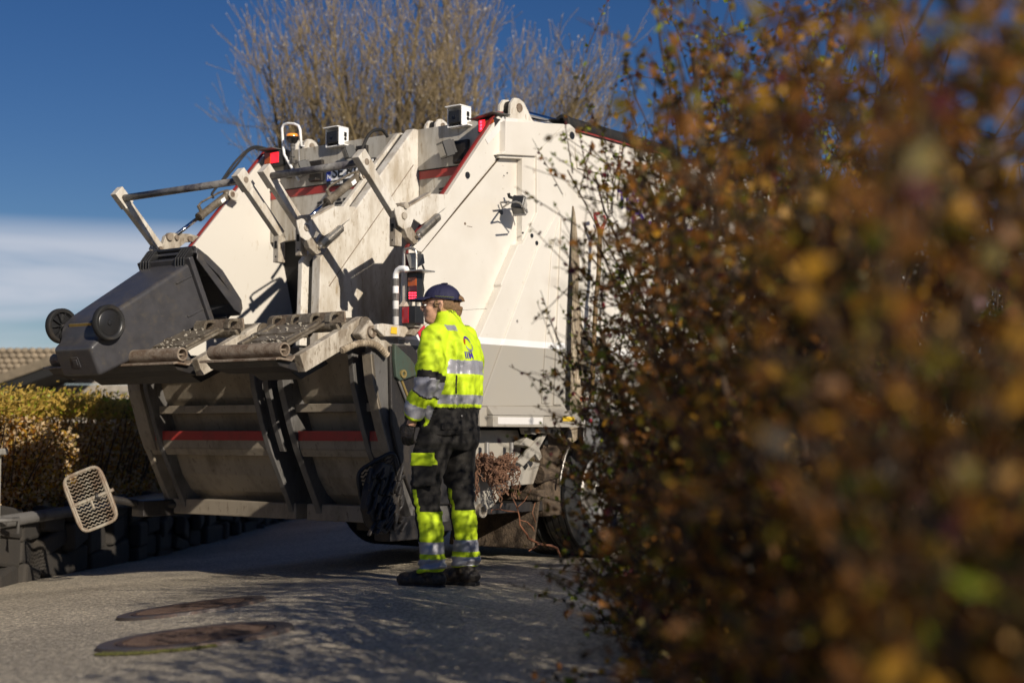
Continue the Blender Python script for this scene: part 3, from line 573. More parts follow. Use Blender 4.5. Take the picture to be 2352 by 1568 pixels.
# ---- under-frame behind the wheel
f4 = lambda x, y: (1084.2+.2110*x, 955.5+.2110*y)
U4 = lambda p, s: US(*f4(*p), s)
mb = MB(); mb.ps([U4(p, .12) for p in [(-90, 146), (500, 150), (540, 300), (525, 400), (610, 480), (745, 510), (670, 738), (400, 760), (230, 980), (60, 1085), (-100, 1085)]], .12, .15); part(mb, 'mount_plate', 'grey_paint', bevel=.006)
mb = MB(); mb.ps([U4(p, .10) for p in [(570, 540), (612, 478), (632, 540), (598, 588)]], .117, .121); part(mb, 'diamond_hole', 'dark_hole')
t, z = U4((85, 1025), .12); mb = MB(); mb.lathe([(0, .05), (-.03, .05), (-.03, .03), (.01, .03)], (t, .12, z), (0, 1, 0)); part(mb, 'tow_eye', 'filthy_white')
mb = MB(); mb.ps([U4(p, .0) for p in [(495, 500), (820, 135), (850, 140), (735, 350), (765, 440), (735, 485), (690, 410), (560, 545)]], .0, .03); part(mb, 'latch_arm', 'grey_paint', bevel=.005)
mb = MB(); mb.ps([U4(p, .02) for p in [(520, 310), (600, 225), (690, 275), (650, 345)]], .02, .10); mb.ps([U4(p, -.02) for p in [(690, 125), (930, 122), (935, 240), (880, 195), (690, 180)]], -.05, .02); mb.ps([U4(p, -.0) for p in [(580, 125), (600, 195), (680, 200), (670, 125)]], -.02, .06)
part(mb, 'latch_bracket', 'grey_paint', bevel=.005)
mb = MB(); t, z = U4((840, 165), -.02); mb.cyl((t, -.07, z), (t, 0, z), .018, 12); t, z = U4((615, 155), 0); mb.cyl((t, -.04, z), (t, .02, z), .03, 12); part(mb, 'latch_pin', 'sunk_grey')
for x in (160, 427):
    a = U4((x, 285), .03); b = U4((x, 440), .03); mb = MB(); mb.cyl((a[0], .03, a[1]), (b[0], .03, b[1]), .018, 10); part(mb, 'chain_peg', 'bare_metal')
mb = MB(); a = U4((340, 765), .05); b = U4((410, 790), .05); mb.bb(a[0], b[0], .05, .12, b[1], a[1]); part(mb, 'foot_tab', 'filthy_white')
# muddy arch behind the wheel, mud flap and axle stub
mb = MB(); mb.bb(.62, .72, .2, .85, .35, 1.0); mb.ps([(.66, 1.03), (.72, .35), (.95, .35), (1.1, 1.06)], .12, .9); part(mb, 'muddy_guard', 'mud', bevel=.03)
mb = MB(); mb.prism([(.52, .1, .12), (.52, .92, .12), (.60, .92, .50), (.60, .1, .50)], [(.545, .1, .12), (.545, .92, .12), (.625, .92, .50), (.625, .1, .50)]); mb.bb(.56, .66, .08, .95, .48, .56); part(mb, 'mud_flap', 'mud', bevel=.01)
mb = MB(); t, z = U4((800, 600), .15); mb.cyl((t-.12, .14, z-.02), (t+.2, .14, z+.02), .07, 16); part(mb, 'exhaust_pipe', 'mud')
# wheels (dual rear, both sides)
def wheel(t, s, r=.52, w_=.28, out=-1):
    mb = MB(); pr = []
    for k in range(5): x = -w_/2+.02+k*(w_-.04)/4; pr += [(x, r-.001), (x+(w_-.04)/8-.008, r), (x+(w_-.04)/8-.006, r-.014), (x+(w_-.04)/8+.006, r-.014), (x+(w_-.04)/8+.008, r)]
    pr = [q for q in pr if q[0] < w_/2-.02]
    pr = [(-w_/2+.02, .30), (-w_/2, .36), (-w_/2, .46), (-w_/2+.015, r-.015)]+pr+[(w_/2-.015, r-.015), (w_/2, .46), (w_/2, .36), (w_/2-.02, .30)]
    mb.lathe(pr, (t, s, r+.0), (0, 1, 0), 56); wo_ = part(mb, 'wheel', 'rubber', smooth=False, angle=30) if False else mb.build('wheel', 'rubber', truck, angle=40)
    mb = MB(); o = out; mb.lathe([(o*(w_/2-.02), .30), (o*(w_/2-.005), .285), (o*(w_/2-.03), .27), (o*(w_/2-.12), .24), (o*(w_/2-.13), .12), (o*(w_/2-.02), .11), (o*(w_/2), .09), (o*(w_/2), .0)], (t, s, r), (0, 1, 0), 40); mb.build('rim', 'bare_metal', wo_, angle=35)
    return wo_
for t_ in (1.42, 2.78):
    wheel(t_, .20); wheel(t_, .52); wheel(t_, 2.38, out=1); wheel(t_, 2.06, out=1)
wheel(5.4, .25); wheel(5.4, 2.25, out=1)
mb = MB(); mb.tube([(1.42-.50*math.cos(a)*1.22, .06, .52+.60*math.sin(a)) for a in np.linspace(.1, 2.2, 22)], .010, 8); part(mb, 'arch_trim', 'bare_metal', smooth=True)
mb = MB(); mb.cyl((1.42, .1, .52), (1.42, 2.4, .52), .09, 14); mb.bb(.4, 5.8, .75, .9, .6, .85); mb.bb(.4, 5.8, 1.6, 1.75, .6, .85); part(mb, 'axle', 'black_steel')
mb = MB(); mb.bb(5.9, 8.2, .02, 2.46, .5, 2.9); mb.bb(6.2, 8.2, .1, 2.4, 2.9, 3.1); part(mb, 'cab', 'white_paint', bevel=.08)
mb = MB(); mb.bb(6.4, 7.6, .012, .02, 1.9, 2.7); part(mb, 'cab_window', 'dark_hole')

# ---- lifters: two tilting comb tables
AX = Vector((math.cos(R(25.3)), 0, math.sin(R(25.3)))); BXn = Vector((-AX.z, 0, AX.x))
def LP(o, a, s, b): return tuple(Vector((o[0], 0, o[1]))+AX*a+BXn*b+Vector((0, s, 0)))
def lifter(s0, s1, tag_=''):
    O = (-2.06, 1.47)
    def slab(mb, a0, a1, u0, u1, b0, b1):
        mb.prism([LP(O, a0, u0, b0), LP(O, a1, u0, b0), LP(O, a1, u0, b1), LP(O, a0, u0, b1)], [LP(O, a0, u1, b0), LP(O, a1, u1, b0), LP(O, a1, u1, b1), LP(O, a0, u1, b1)])
    mb = MB(); slab(mb, .14, .50, s0+.08, s1-.08, .0, .018); slab(mb, .02, .10, s0+.06, s1-.06, -.02, -.005); lt = part(mb, 'lift_table', 'worn_steel', bevel=.004)
    mb = MB()
    for uu in (s0+.1, s1-.16): slab(mb, .16, .48, uu, uu+.05, .018, .034)
    slab(mb, .20, .48, s0+.18, s1-.20, .018, .026)
    slab(mb, .30, .34, s0+.1, s1-.1, .018, .034); part(mb, 'table_rib', 'worn_steel', parent=lt, bevel=.003)
    mb = MB()
    for q in range(int(90*(s1-s0))):
        a_ = random.uniform(.1, .49); u_ = random.uniform(s0+.1, s1-.12); z_ = .028+random.uniform(0, .004); r_ = random.uniform(.002, .010); c_ = LP(O, a_, u_, z_); mb.box(c_, (r_*2, r_*random.uniform(.6, 2.2), .004), Matrix.Rotation(random.uniform(0, 3), 3, 'Z') @ Matrix.Rotation(-R(25), 3, 'Y'))
    part(mb, 'stuck_litter', 'flake', parent=lt)
    # roller bar (open tube)
    c = Vector((-2.04, 0, 1.505)); mb = MB(); n = 22; A = []; 
    mb.loft([(c+Vector((0, u, 0)), Vector((r_, 0, 0)), Vector((0, 0, r_))) for u, r_ in ((s0, .045), (s1, .045))], 24, cap=False)
    mb.loft([(c+Vector((0, u, 0)), Vector((r_, 0, 0)), Vector((0, 0, r_))) for u, r_ in ((s0, .045), (s0-.001, .044), (s0-.001, .033), (s0+.12, .032), (s0+.12, .0001))], 24, cap=False); mb.box(c+Vector((0, s0+.03, 0)), (.07, .004, .012)); 
    mb.loft([(c+Vector((0, s1-.01, 0)), Vector((.044, 0, 0)), Vector((0, 0, .044))), (c+Vector((0, s1, 0)), Vector((.044, 0, 0)), Vector((0, 0, .044)))], 24)
    part(mb, 'roller_bar', 'rusty_steel', parent=lt, angle=40)
    mb = MB(); mb.ps([(-2.13, 1.45), (-2.10, 1.455), (-2.0, 1.445), (-1.97, 1.47), (-1.97, 1.455), (-2.0, 1.43), (-2.10, 1.44), (-2.13, 1.435)], s0-.02, s1+.02); part(mb, 'front_lip', 'rusty_steel', parent=lt, bevel=.003)
    mb = MB(); mb.ps([(-2.10, 1.437), (-1.93, 1.43), (-1.90, 1.37), (-2.06, 1.40)], s0+.02, s1-.01); mb.ps([(-1.93, 1.42), (-1.6, 1.5), (-1.5, 1.44), (-1.75, 1.33)], s0+.15, s1-.15); part(mb, 'under_frame', 'black_steel', parent=lt, bevel=.005)
    for u, v in ((s0-.02, s0+.05), (s1-.05, s1+.02)):
        mb = MB(); mb.ps([(-1.93, 1.475), (-1.88, 1.368), (-1.57, 1.512), (-1.50, 1.66), (-1.56, 1.655)], u, v); part(mb, 'side_arm', 'filthy_white', bevel=.005)
        mb = MB(); mb.ps([(-1.58, 1.52), (-1.52, 1.505), (-1.42, 1.60), (-1.30, 1.62), (-1.24, 1.66), (-1.30, 1.745), (-1.36, 1.75), (-1.48, 1.69)], u+.005, v+.01); part(mb, 'link_arm', 'filthy_white', bevel=.012)
    mb = MB(); mb.cyl((-1.34, s0-.03, 1.69), (-1.34, s0+.16, 1.69), .06, 18); mb.cyl((-1.34, s1-.16, 1.69), (-1.34, s1+.03, 1.69), .06, 18); mb.cyl((-1.34, s0+.1, 1.69), (-1.34, s1-.1, 1.69), .03, 12); part(mb, 'pivot_shaft', 'worn_steel', bevel=.006)
    for u in (s0+.06, s1-.12):
        mb = MB(); M = Matrix.Rotation(-.5, 3, 'Y'); mb.box((-1.46, u+.03, 1.655), (.09, .06, .13), M); mb.cyl((-1.50, u+.012, 1.58), (-1.52, u+.012, 1.56), .014, 6); mb.cyl((-1.50, u+.045, 1.58), (-1.52, u+.045, 1.56), .014, 6); part(mb, 'clamp_block', 'worn_steel', bevel=.008)
    # comb
    mb = MB(); mb.ps([(-1.53, 1.775), (-1.515, 1.775), (-1.505, 1.71), (-1.52, 1.70)], s0-.01, s1); part(mb, 'comb_back', 'rusty_steel', parent=lt, bevel=.003)
    k = 6 if s1-s0 > 1 else 4
    for q in range(k):
        u = s0+.03+(s1-s0-.14)*q/(k-1); wd = .11 if q == 1 else .05; pr = [(-1.60, 1.70), (-1.595, 1.735), (-1.58, 1.748), (-1.55, 1.752), (-1.535, 1.748), (-1.525, 1.757), (-1.535, 1.772), (-1.57, 1.770), (-1.60, 1.762), (-1.617, 1.74), (-1.622, 1.70)]
        mb = MB(); mb.ps(pr, u, u+wd); part(mb, 'comb_tooth', 'worn_steel', parent=lt, bevel=.003)
lifter(.10, .77); lifter(1.06, 2.44)
# link to the corner bracket on the right and its hose
mb = MB(); mb.ps([US(*c5(*p), -.0) for p in [(1340, 545), (1440, 420), (1500, 500), (1530, 560), (1640, 655), (1655, 760), (1590, 720), (1480, 625), (1380, 600)]], -.01, .07); part(mb, 'link_arm', 'filthy_white', bevel=.012)
t, z = US(*c5(1460, 530), -.02); mb = MB(); mb.lathe([(0, .038), (-.02, .038), (-.02, .022), (.0, .022)], (t, -.01, z), (0, 1, 0), 18); part(mb, 'bushing', 'rusty_steel')
pts = []; rs = []
P5 = [(1190, 700), (1230, 680), (1290, 650), (1360, 632), (1440, 632), (1510, 655), (1560, 700), (1600, 745)]
for k in range(len(P5)-1):
    for q in range(6):
        f = q/6; x = P5[k][0]*(1-f)+P5[k+1][0]*f; y = P5[k][1]*(1-f)+P5[k+1][1]*f; t, z = US(*c5(x, y), -.04); pts.append((t, -.04, z)); rs.append(.024 if q % 2 else .018)
mb = MB(); mb.tube(pts, rs, 12); part(mb, 'corrugated_hose', 'mud_splash')
# ---- lid-opener frames above
def opener(s0, s1, pvt, bt=-1.50, bz=2.73):
    pt_, pz = pvt
    for s, nm in ((s0, 'opener_arm'), (s1, 'opener_arm')):
        d = Vector((pt_-bt, pz-bz)).normalized(); n = Vector((d.y, -d.x))*.036; mb = MB()
        a = Vector((bt, bz))-d*.0; b = Vector((pt_, pz))
        mb.ps([tuple(a-n), tuple(a+n), tuple(b+n*.9), tuple(b-n*.9)], s, s+.055); 
        o = part(mb, nm, 'dirty_white', bevel=.005)
        mb = MB(); mb.ps([tuple(a-d*.075-n*1.25), tuple(a-d*.075+n*1.25), tuple(a+d*.07+n*1.25), tuple(a+d*.07-n*1.25)], s-.006, s+.06); part(mb, 'arm_head', 'dirty_white', parent=o, bevel=.004)
        mb = MB(); mb.cyl((bt-.006, s-.008, bz), (bt-.006, s-.004, bz), .022, 16); part(mb, 'head_hole', 'rusty_steel', parent=o)
        mb = MB(); mb.bb(pt_-.035, pt_+.03, s+.003, s+.058, pz-.20, pz-.01); q = part(mb, 'arm_foot', 'filthy_white', bevel=.004, parent=o)
        mb = MB(); mb.box((pt_-.036, s+.03, pz-.075), (.004, .022, .05)); mb.cyl((pt_-.037, s+.03, pz-.16), (pt_-.033, s+.03, pz-.16), .006, 8); part(mb, 'foot_slot', 'dark_hole', parent=o)
    mb = MB(); mb.cyl((bt, s0+.03, bz), (bt, s1+.03, bz), .026, 14); part(mb, 'opener_bar', 'opener_bar_paint', smooth=True)
mat('opener_bar_paint', (.30, .29, .27), .4, grime=1.5, gcol=(.02, .016, .03), gscale=4, streak=1)
opener(.0, .89, (-1.10, 2.43), -1.42, 2.75); opener(1.06, 2.38, (-1.15, 2.39))
def bracket(s, dt=0, dz=0, th=.012):
    A = [(-1.18, 2.43), (-1.19, 2.47), (-1.14, 2.49), (-1.07, 2.48), (-.81, 2.615), (-.60, 2.635), (-.66, 2.54), (-.77, 2.47), (-.92, 2.39), (-1.0, 2.42), (-1.03, 2.36), (-1.10, 2.34), (-1.15, 2.36)]
    mb = MB(); A = [(t+dt, z+dz) for t, z in A]; mb.ps(A, s, s+.012); b = part(mb, 'opener_bracket', 'dirty_white', bevel=.003)
    if dt: b.location = (0, 0, 0)
    mb = MB(); mb.ps([(t+dt, z+dz) for t, z in [(-1.04, 2.38), (-.98, 2.33), (-.95, 2.27), (-.99, 2.25), (-1.06, 2.29), (-1.09, 2.34)]], s+.0, s+.05); mb.cyl((-1.1+dt, s-.012, 2.43+dz), (-1.1+dt, s+.03, 2.43+dz), .024, 14); part(mb, 'latch_hook', 'filthy_white', parent=b, bevel=.004)
    mb = MB(); mb.ps([(t+dt, z+dz) for t, z in [(-1.07, 2.48), (-.81, 2.615), (-.81, 2.627), (-1.07, 2.492)]], s+.012, s+.07); mb.cyl((-1.09+dt, s-.015, 2.50+dz), (-1.09+dt, s+.075, 2.50+dz), .022, 12); part(mb, 'bracket_flange', 'filthy_white', parent=b)
    mb = MB(); a = Vector((-.99+dt, s-.02, 2.30+dz)); c_ = Vector((-.76+dt, s-.02, 2.47+dz)); n = 60
    mb.tube([a.lerp(c_, q/n) for q in range(n+1)], [.024+.006*(q % 2) if 5 < q < n-4 else .013 for q in range(n+1)], 12); part(mb, 'spring', 'bare_metal', parent=b, smooth=False)
bracket(-.04); bracket(.785, -.09, -.02)
mb = MB(); mb.ps([(-1.23, 2.38), (-1.21, 2.42), (-1.12, 2.43), (-1.10, 2.49), (-1.05, 2.52), (-.86, 2.53), (-.77, 2.52), (-.83, 2.47), (-.90, 2.46), (-.98, 2.40), (-1.12, 2.30), (-1.20, 2.28)], 2.39, 2.43); b = part(mb, 'opener_bracket', 'filthy_white', bevel=.004)
for t, z, r in ((-1.07, 2.485, .030), (-1.0, 2.485, .018), (-.87, 2.49, .022), (-1.16, 2.385, .018)):
    mb = MB(); mb.cyl((t, 2.37, z), (t, 2.4, z), r, 14); part(mb, 'pin', 'rusty_steel', parent=b)
def cylinder(s, a, b, mid):
    A = Vector((a[0], s, a[1])); B_ = Vector((b[0], s, b[1])); Mm = A.lerp(B_, mid)
    mb = MB(); mb.cyl(A, Mm, .015, 14); part(mb, 'piston_rod', 'chrome', smooth=True)
    mb = MB(); mb.tube([Mm, Mm+(B_-Mm).normalized()*.03, Mm+(B_-Mm).normalized()*.0301, B_], [.036, .036, .031, .031], 18); mb.ell(B_, (.045, .03, .045)); o = part(mb, 'lift_cylinder', 'worn_steel', angle=50)
    d = (B_-Mm).normalized(); n = Vector((-d.z, 0, d.x)); mb = MB()
    mb.tube([Mm+d*.05, Mm+d*.05+n*.075], .014, 8); mb.tube([Mm+d*.04+n*.075, Mm+d*.09+n*.085, Mm.lerp(B_, .8)+n*.06, B_+n*.04], .008, 8); part(mb, 'oil_pipe', 'worn_steel', parent=o)
    mb = MB(); mb.box(Mm.lerp(B_, .75)-Vector((0, .0315, 0)), (.05, .003, .03), Matrix.Rotation(-math.atan2(d.z, d.x), 3, 'Y')); part(mb, 'paper_sticker', 'bright_white', parent=o)
    mb = MB(); mb.ps([(b[0]-.035, b[1]-.01), (b[0]-.028, b[1]+.025), (b[0]+.0, b[1]+.038), (b[0]+.03, b[1]+.028), (b[0]+.10, b[1]-.0), (b[0]+.05, b[1]-.05), (b[0]-.0, b[1]-.04)], s-.055, s-.04); part(mb, 'cylinder_lug', 'dirty_white', parent=o, bevel=.004); mb = MB(); mb.cyl((b[0], s-.062, b[1]), (b[0], s, b[1]), .022, 12); part(mb, 'cylinder_pin', 'rusty_steel', parent=o)
cylinder(2.38, (-1.0, 2.51), (-.49, 2.88), .42); cylinder(1.0, US(*c2(430, 1060), 1.0), US(*c2(838, 722), 1.0), .36)
# hoses over the top
def hose(pts, r=.012, s=None, cv=c1, t=None, n=10):
    P = [Vector((US(*cv(*p), s)[0], s, US(*cv(*p), s)[1])) for p in pts]; Q = []
    for i in range(len(P)-1):
        a, b_, c_, d = P[max(i-1, 0)], P[i], P[i+1], P[min(i+2, len(P)-1)]
        for k in range(6):
            f = k/6; Q.append(.5*((2*b_)+(c_-a)*f+(2*a-5*b_+4*c_-d)*f*f+(3*b_-a-3*c_+d)*f**3))
    Q.append(P[-1]); mb = MB(); mb.tube(Q, r, 8); part(mb, 'hydraulic_hose', 'rubber', smooth=True)
hose([(1540, 500), (1430, 480), (1340, 530), (1240, 640), (1150, 770), (1080, 860), (1090, 900)], .010, 2.38)
hose([(1500, 495), (1440, 490), (1370, 520), (1270, 640), (1170, 760)], .009, 2.35)
hose([(1075, 400), (1030, 345), (960, 350), (905, 410), (840, 560), (760, 680)], .012, 1.0, c2)
# hanging latch strip in the left opening
# folding steps at the two rear corners
def step(o, ru, rw, n, m='step_metal'):
    """perforated foot plate; o centre, ru/rw half axes, n thickness direction"""
    mb = MB(); K = 28; rim = []
    for k in range(K+1):
        a = 2*math.pi*k/K; c_, s_ = math.cos(a), math.sin(a); e = .35; rim.append(Vector(o)+Vector(ru)*(abs(c_)**e*(1 if c_ > 0 else -1))+Vector(rw)*(abs(s_)**e*(1 if s_ > 0 else -1)))
    mb.tube(rim, .013, 8, cap=False); st = part(mb, 'fold_step', m, smooth=True)
    mb = MB(); ru = Vector(ru); rw = Vector(rw); nn = Vector(n)
    for i in range(-7, 8):
        P = []
        for j in range(-8, 9):
            P.append(Vector(o)+ru*(j/8*.93)+rw*((i+.5*(j % 2)*.9)/7*.90))
        mb.tube(P, .0055, 4)
    for sgn in (-1, 1):
        for i in range(-7, 8, 1): pass
    mb.tube([Vector(o)-ru, Vector(o)+ru*1.25], .014, 6); mb.tube([Vector(o), Vector(o)-rw*.35], .01, 6)
    for j in (-1, 1): mb.tube([Vector(o)+ru*.9*j-rw*.8, Vector(o)+ru*.9*j+rw*.8], .012, 6)
    part(mb, 'mesh_plate', m, parent=st); return st
so_ = US(193, 1142, 2.75); 
step((-1.58, 2.62, .50), (.09, -.10, .055), (-.055, .055, .20), (0, 1, 0))
step((-1.27, .0, .62), (.13, -.05, .07), (-.05, .0, .19), (0, 1, 0), 'black_steel')
mb = MB(); mb.tube([(-1.56, 2.60, .52), (-1.45, 2.56, .50), (-1.15, 2.50, .44), (-.9, 2.4, .44)], .03, 8); mb.bb(-1.25, -.85, 2.42, 2.56, .36, .48); part(mb, 'step_mount', 'black_steel', bevel=.008)
mb = MB(); mb.tube([(-1.2, -.0, .42), (-1.0, .1, .42)], .035, 8); mb.bb(-1.2, -.8, -.02, .12, .28, .44); part(mb, 'step_mount', 'black_steel', bevel=.008)
mb = MB()
pts = [(-1.42, .62), (-1.38, .72), (-1.30, .80), (-1.20, .78), (-1.13, .66), (-1.10, .52), (-1.16, .40), (-1.26, .33), (-1.37, .38), (-1.44, .50)]
mb.ps(pts, -.045, .03)
for q in range(70):
    b_ = random.uniform(-.16, .16); c_ = random.uniform(-.2, .2); s_z = random.uniform(.02, .06); mb.box((-1.27+b_, -.05+random.uniform(-.02, .02), .56+c_), (.02, .03, s_z*2), Matrix.Rotation(random.uniform(.2, .9), 3, 'Y'))
part(mb, 'rubber_flap', 'black_steel', bevel=.012)
# lamp in a guard on the side
t0, z0 = US(*c3(905, 855), -.14); mb = MB(); M = Matrix.Rotation(.35, 3, 'Y') @ Matrix.Rotation(.5, 3, 'Z'); mb.box((t0, -.16, z0), (.13, .09, .10), M); mb.box((t0+.02, -.12, z0+.01), (.10, .05, .075), M)
sl_ = part(mb, 'work_lamp', 'plastic_black', bevel=.01)
mb = MB(); mb.box(Vector((t0, -.16, z0))+M @ Vector((0, -.047, 0)), (.105, .004, .075), M); part(mb, 'lamp_glass', 'lamp_glass', parent=sl_)
mb = MB(); hp = lambda pts, s: [(US(*c3(*p), s)[0], s, US(*c3(*p), s)[1]) for p in pts]
mb.tube(hp([(786, 832), (800, 870)], -.03)+hp([(850, 835), (900, 825), (930, 835), (982, 905), (970, 920), (885, 925)], -.24), .007, 6); mb.tube(hp([(786, 832), (850, 826)], -.10), .007, 6); mb.tube(hp([(895, 790), (950, 782), (968, 795), (968, 850), (980, 900)], -.16), .007, 6)
part(mb, 'lamp_guard', 'bare_metal', parent=sl_)
mb = MB(); mb.tube(hp([(846, 765), (852, 790), (880, 800)], -.06), .012, 8); part(mb, 'cable', 'rubber', parent=sl_)
# ---------------------------------------------------------------- wheelie bin lying on the left lifter
MT = Matrix.Translation((BX, BY, 0)) @ Matrix.Rotation(TH, 4, 'Z')
MBn = Matrix(((BXn.x, 0, AX.x, -2.295), (0, -1, 0, 1.775), (BXn.z, 0, AX.z, 1.352), (0, 0, 0, 1)))
wb = thing('wheelie_bin', 'dark grey two-wheeled wheelie bin tipped on its side edge on the truck lifter, lid ajar', 'bin'); wb.matrix_world = MT @ MBn
wf = lambda z: .205+.048*z
def bprism(mb, prof, extra=0):   # profile in (x,z), width tapering with height
    A = [(x, wf(z)+extra, z) for x, z in prof]; B_ = [(x, -wf(z)-extra, z) for x, z in prof]; mb.prism(A, B_)
mb = MB(); bprism(mb, [(.012, 0), (.225, 0), (.245, .075), (.31, .11), (.345, .15), (.37, .24), (.455, 1.0), (0, 1.0)]); o = mb.build('shell', 'bin_plastic', wb)
b = o.modifiers.new('bevel', 'BEVEL'); b.width = .03; b.segments = 4; b.limit_method = 'ANGLE'; b.angle_limit = R(30); o.data.polygons.foreach_set('use_smooth', [True]*len(o.data.polygons)); 
wn = o.modifiers.new('wn', 'WEIGHTED_NORMAL')
mb = MB(); mb.prism([(-.03, .285, .965), (.49, .285, .965), (.49, -.285, .965), (-.03, -.285, .965)], [(-.03, .285, 1.005), (.49, .285, 1.005), (.49, -.285, 1.005), (-.03, -.285, 1.005)])
mb.prism([(-.03, .285, .93), (.0, .285, .93), (.0, -.285, .93), (-.03, -.285, .93)], [(-.03, .285, .966), (.0, .285, .966), (.0, -.285, .966), (-.03, -.285, .966)]); mb.build('rim', 'bin_plastic', wb, bevel=.006)
mb = MB()
for x in (.11, .36):
    mb.box((x, wf(.9)+.002, .90), (.012, .012, .17))
mb.box((.12, 0, -.002), (.075, .075, .006)); mb.box((.12, 0, -.006), (.04, .04, .006)); mb.build('moulded_rib', 'bin_plastic', wb, bevel=.003)
mb = MB(); mb.box((.335, 0, .135), (.02, .24, .01)); mb.build('axle', 'gold_pipe', wb)
mb = MB(); mb.cyl((.325, -.27, .165), (.325, .27, .165), .011, 12); mb.build('axle', 'sunk_grey', wb)
for sg in (1, -1):
    y = sg*.255; mb = MB(); mb.lathe([(-.022, .095), (-.026, .112), (-.018, .121), (.018, .121), (.026, .112), (.022, .095)], (.325, y, .168), (0, 1, 0), 44); wh = mb.build('wheel', 'rubber', wb, angle=50)
    mb = MB(); o_ = sg
    mb.lathe([(o_*.020, .097), (o_*.016, .090), (o_*.010, .086), (o_*.014, .080), (o_*.014, .02), (o_*.022, .018), (o_*.024, .008), (o_*.024, 0)], (.325, y, .168), (0, 1, 0), 40); 
    mb.lathe([(-o_*.02, .096), (-o_*.0, .084), (-o_*.0, .02), (-o_*.02, .02), (-o_*.02, .0)], (.325, y, .168), (0, 1, 0), 40)
    for k in range(10):
        a = 2*math.pi*k/10; mb.box((.325+.055*math.cos(a), y-o_*.01, .168+.055*math.sin(a)), (.075, .02, .006), Matrix.Rotation(-a, 3, 'Y'))
    mb.build('hub', 'plastic_black', wh, angle=40)
# hinge/handle
mb = MB()
for sg in (1, -1):
    for k in range(4):
        y = sg*(.235-k*.030); mb.prism([(.44, y-.005, .93), (.50, y-.005, .96), (.545, y-.005, 1.05), (.535, y-.005, 1.085), (.50, y-.005, 1.08), (.47, y-.005, 1.0)], [(.44, y+.005, .93), (.50, y+.005, .96), (.545, y+.005, 1.05), (.535, y+.005, 1.085), (.50, y+.005, 1.08), (.47, y+.005, 1.0)])
mb.box((.47, 0, .99), (.05, .5, .014)); mb.build('hinge_bracket', 'plastic_black', wb, bevel=.003)
mb = MB(); mb.cyl((.53, -.25, 1.072), (.53, .25, 1.072), .014, 12); mb.build('handle', 'plastic_black', wb, smooth=False)
# lid
mb = MB(); A = [(.53, 1.08), (.44, 1.15), (.30, 1.235), (.04, 1.315), (-.02, 1.30), (-.06, 1.255), (-.045, 1.25), (.03, 1.27), (.28, 1.185), (.42, 1.10), (.50, 1.05)]
mb.prism([(x, .27, z) for x, z in A], [(x, -.27, z) for x, z in A])
for sg in (1, -1):
    mb.prism([(.50, sg*.27, 1.06), (.46, sg*.27, 1.035), (.0, sg*.27, 1.215), (-.05, sg*.27, 1.26), (.03, sg*.27, 1.28)], [(x, sg*.28, z) for x, z in [(.50, 1.06), (.46, 1.035), (.0, 1.215), (-.05, 1.26), (.03, 1.28)]])
mb.box((-.055, 0, 1.25), (.03, .3, .05), Matrix.Rotation(.4, 3, 'Y')); mb.build('lid', 'bin_plastic', wb, bevel=.008)

# ---------------------------------------------------------------- chains, shovel, twig on the truck
def chain_at(cx, cy):
    mb = MB(); f4l = U4
    def link(c, d, r=.016, w_=.0042, roll=0):
        d = Vector(d).normalized(); u = d.orthogonal().normalized(); u = Matrix.Rotation(roll, 3, d) @ u; pts = []
        for k in range(9):
            a = 2*math.pi*k/8; pts.append(Vector(c)+d*(r*1.25*math.cos(a))+u*(r*.62*math.sin(a)))
        mb.tube(pts, w_, 5, cap=False)
    # heap strands draped between pegs, each strand a run of links
    def strand(P, loose=.01):
        tot = sum((P[i+1]-P[i]).length for i in range(len(P)-1)); n = int(tot/.031); k = 0
        for i in range(len(P)-1):
            m = max(1, int((P[i+1]-P[i]).length/.031))
            for q in range(m):
                c = P[i].lerp(P[i+1], (q+.5)/m)+Vector([random.gauss(0, loose) for _ in range(3)]); link(c, (P[i+1]-P[i])+Vector([random.gauss(0, .012) for _ in range(3)]), roll=(k % 2)*math.pi/2+random.gauss(0, .4)); k += 1
    def pt(x, y, s): t, z = U4((x, y), s); return Vector((t, s, z))
    for q in range(44):
        s = random.uniform(-.06, .08); x0 = random.uniform(30, 200); x1 = random.uniform(330, 520); y0 = random.uniform(400, 560); y1 = random.uniform(410, 560); dip = random.uniform(20, 230)
        P = [pt(x0+(x1-x0)*f, y0+(y1-y0)*f+dip*math.sin(math.pi*f)+random.gauss(0, 12), s+random.gauss(0, .012)) for f in np.linspace(0, 1, 9)]; strand(P)
    for x, y0, y1 in ((45, 600, 930), (60, 600, 880), (235, 700, 960), (250, 650, 900), (315, 700, 985), (380, 640, 860), (440, 600, 870), (470, 620, 900), (510, 720, 890), (500, 560, 700), (280, 640, 860), (150, 560, 700), (200, 560, 750), (345, 640, 860)):
        s = random.uniform(-.07, -.02); strand([pt(x+random.gauss(0, 5), y, s) for y in np.linspace(y0, y1, 6)], .003)
    return mb
o = chain_at(0, 0).build('snow_chain', 'chain_rust'); o.matrix_world = MT
tag(o, 'tangled heap of rusty snow chains hanging from pegs behind the worker', 'chain')
sh = thing('shovel', 'long wooden-handled shovel with red grip standing upright on the truck flank', 'shovel'); sh.matrix_world = MT
f5 = lambda x, y: (1267.9+.2931*x, 367.5+.2931*y)
sp_ = lambda x, y, s=-.10: (US(*f5(x, y), s)[0], s, US(*f5(x, y), s)[1])
mb = MB(); mb.tube([sp_(377, 580), sp_(365, 900), sp_(345, 1100), sp_(320, 1560), sp_(312, 1900)], .019, 12); mb.build('shaft', 'wood_handle', sh, smooth=True)
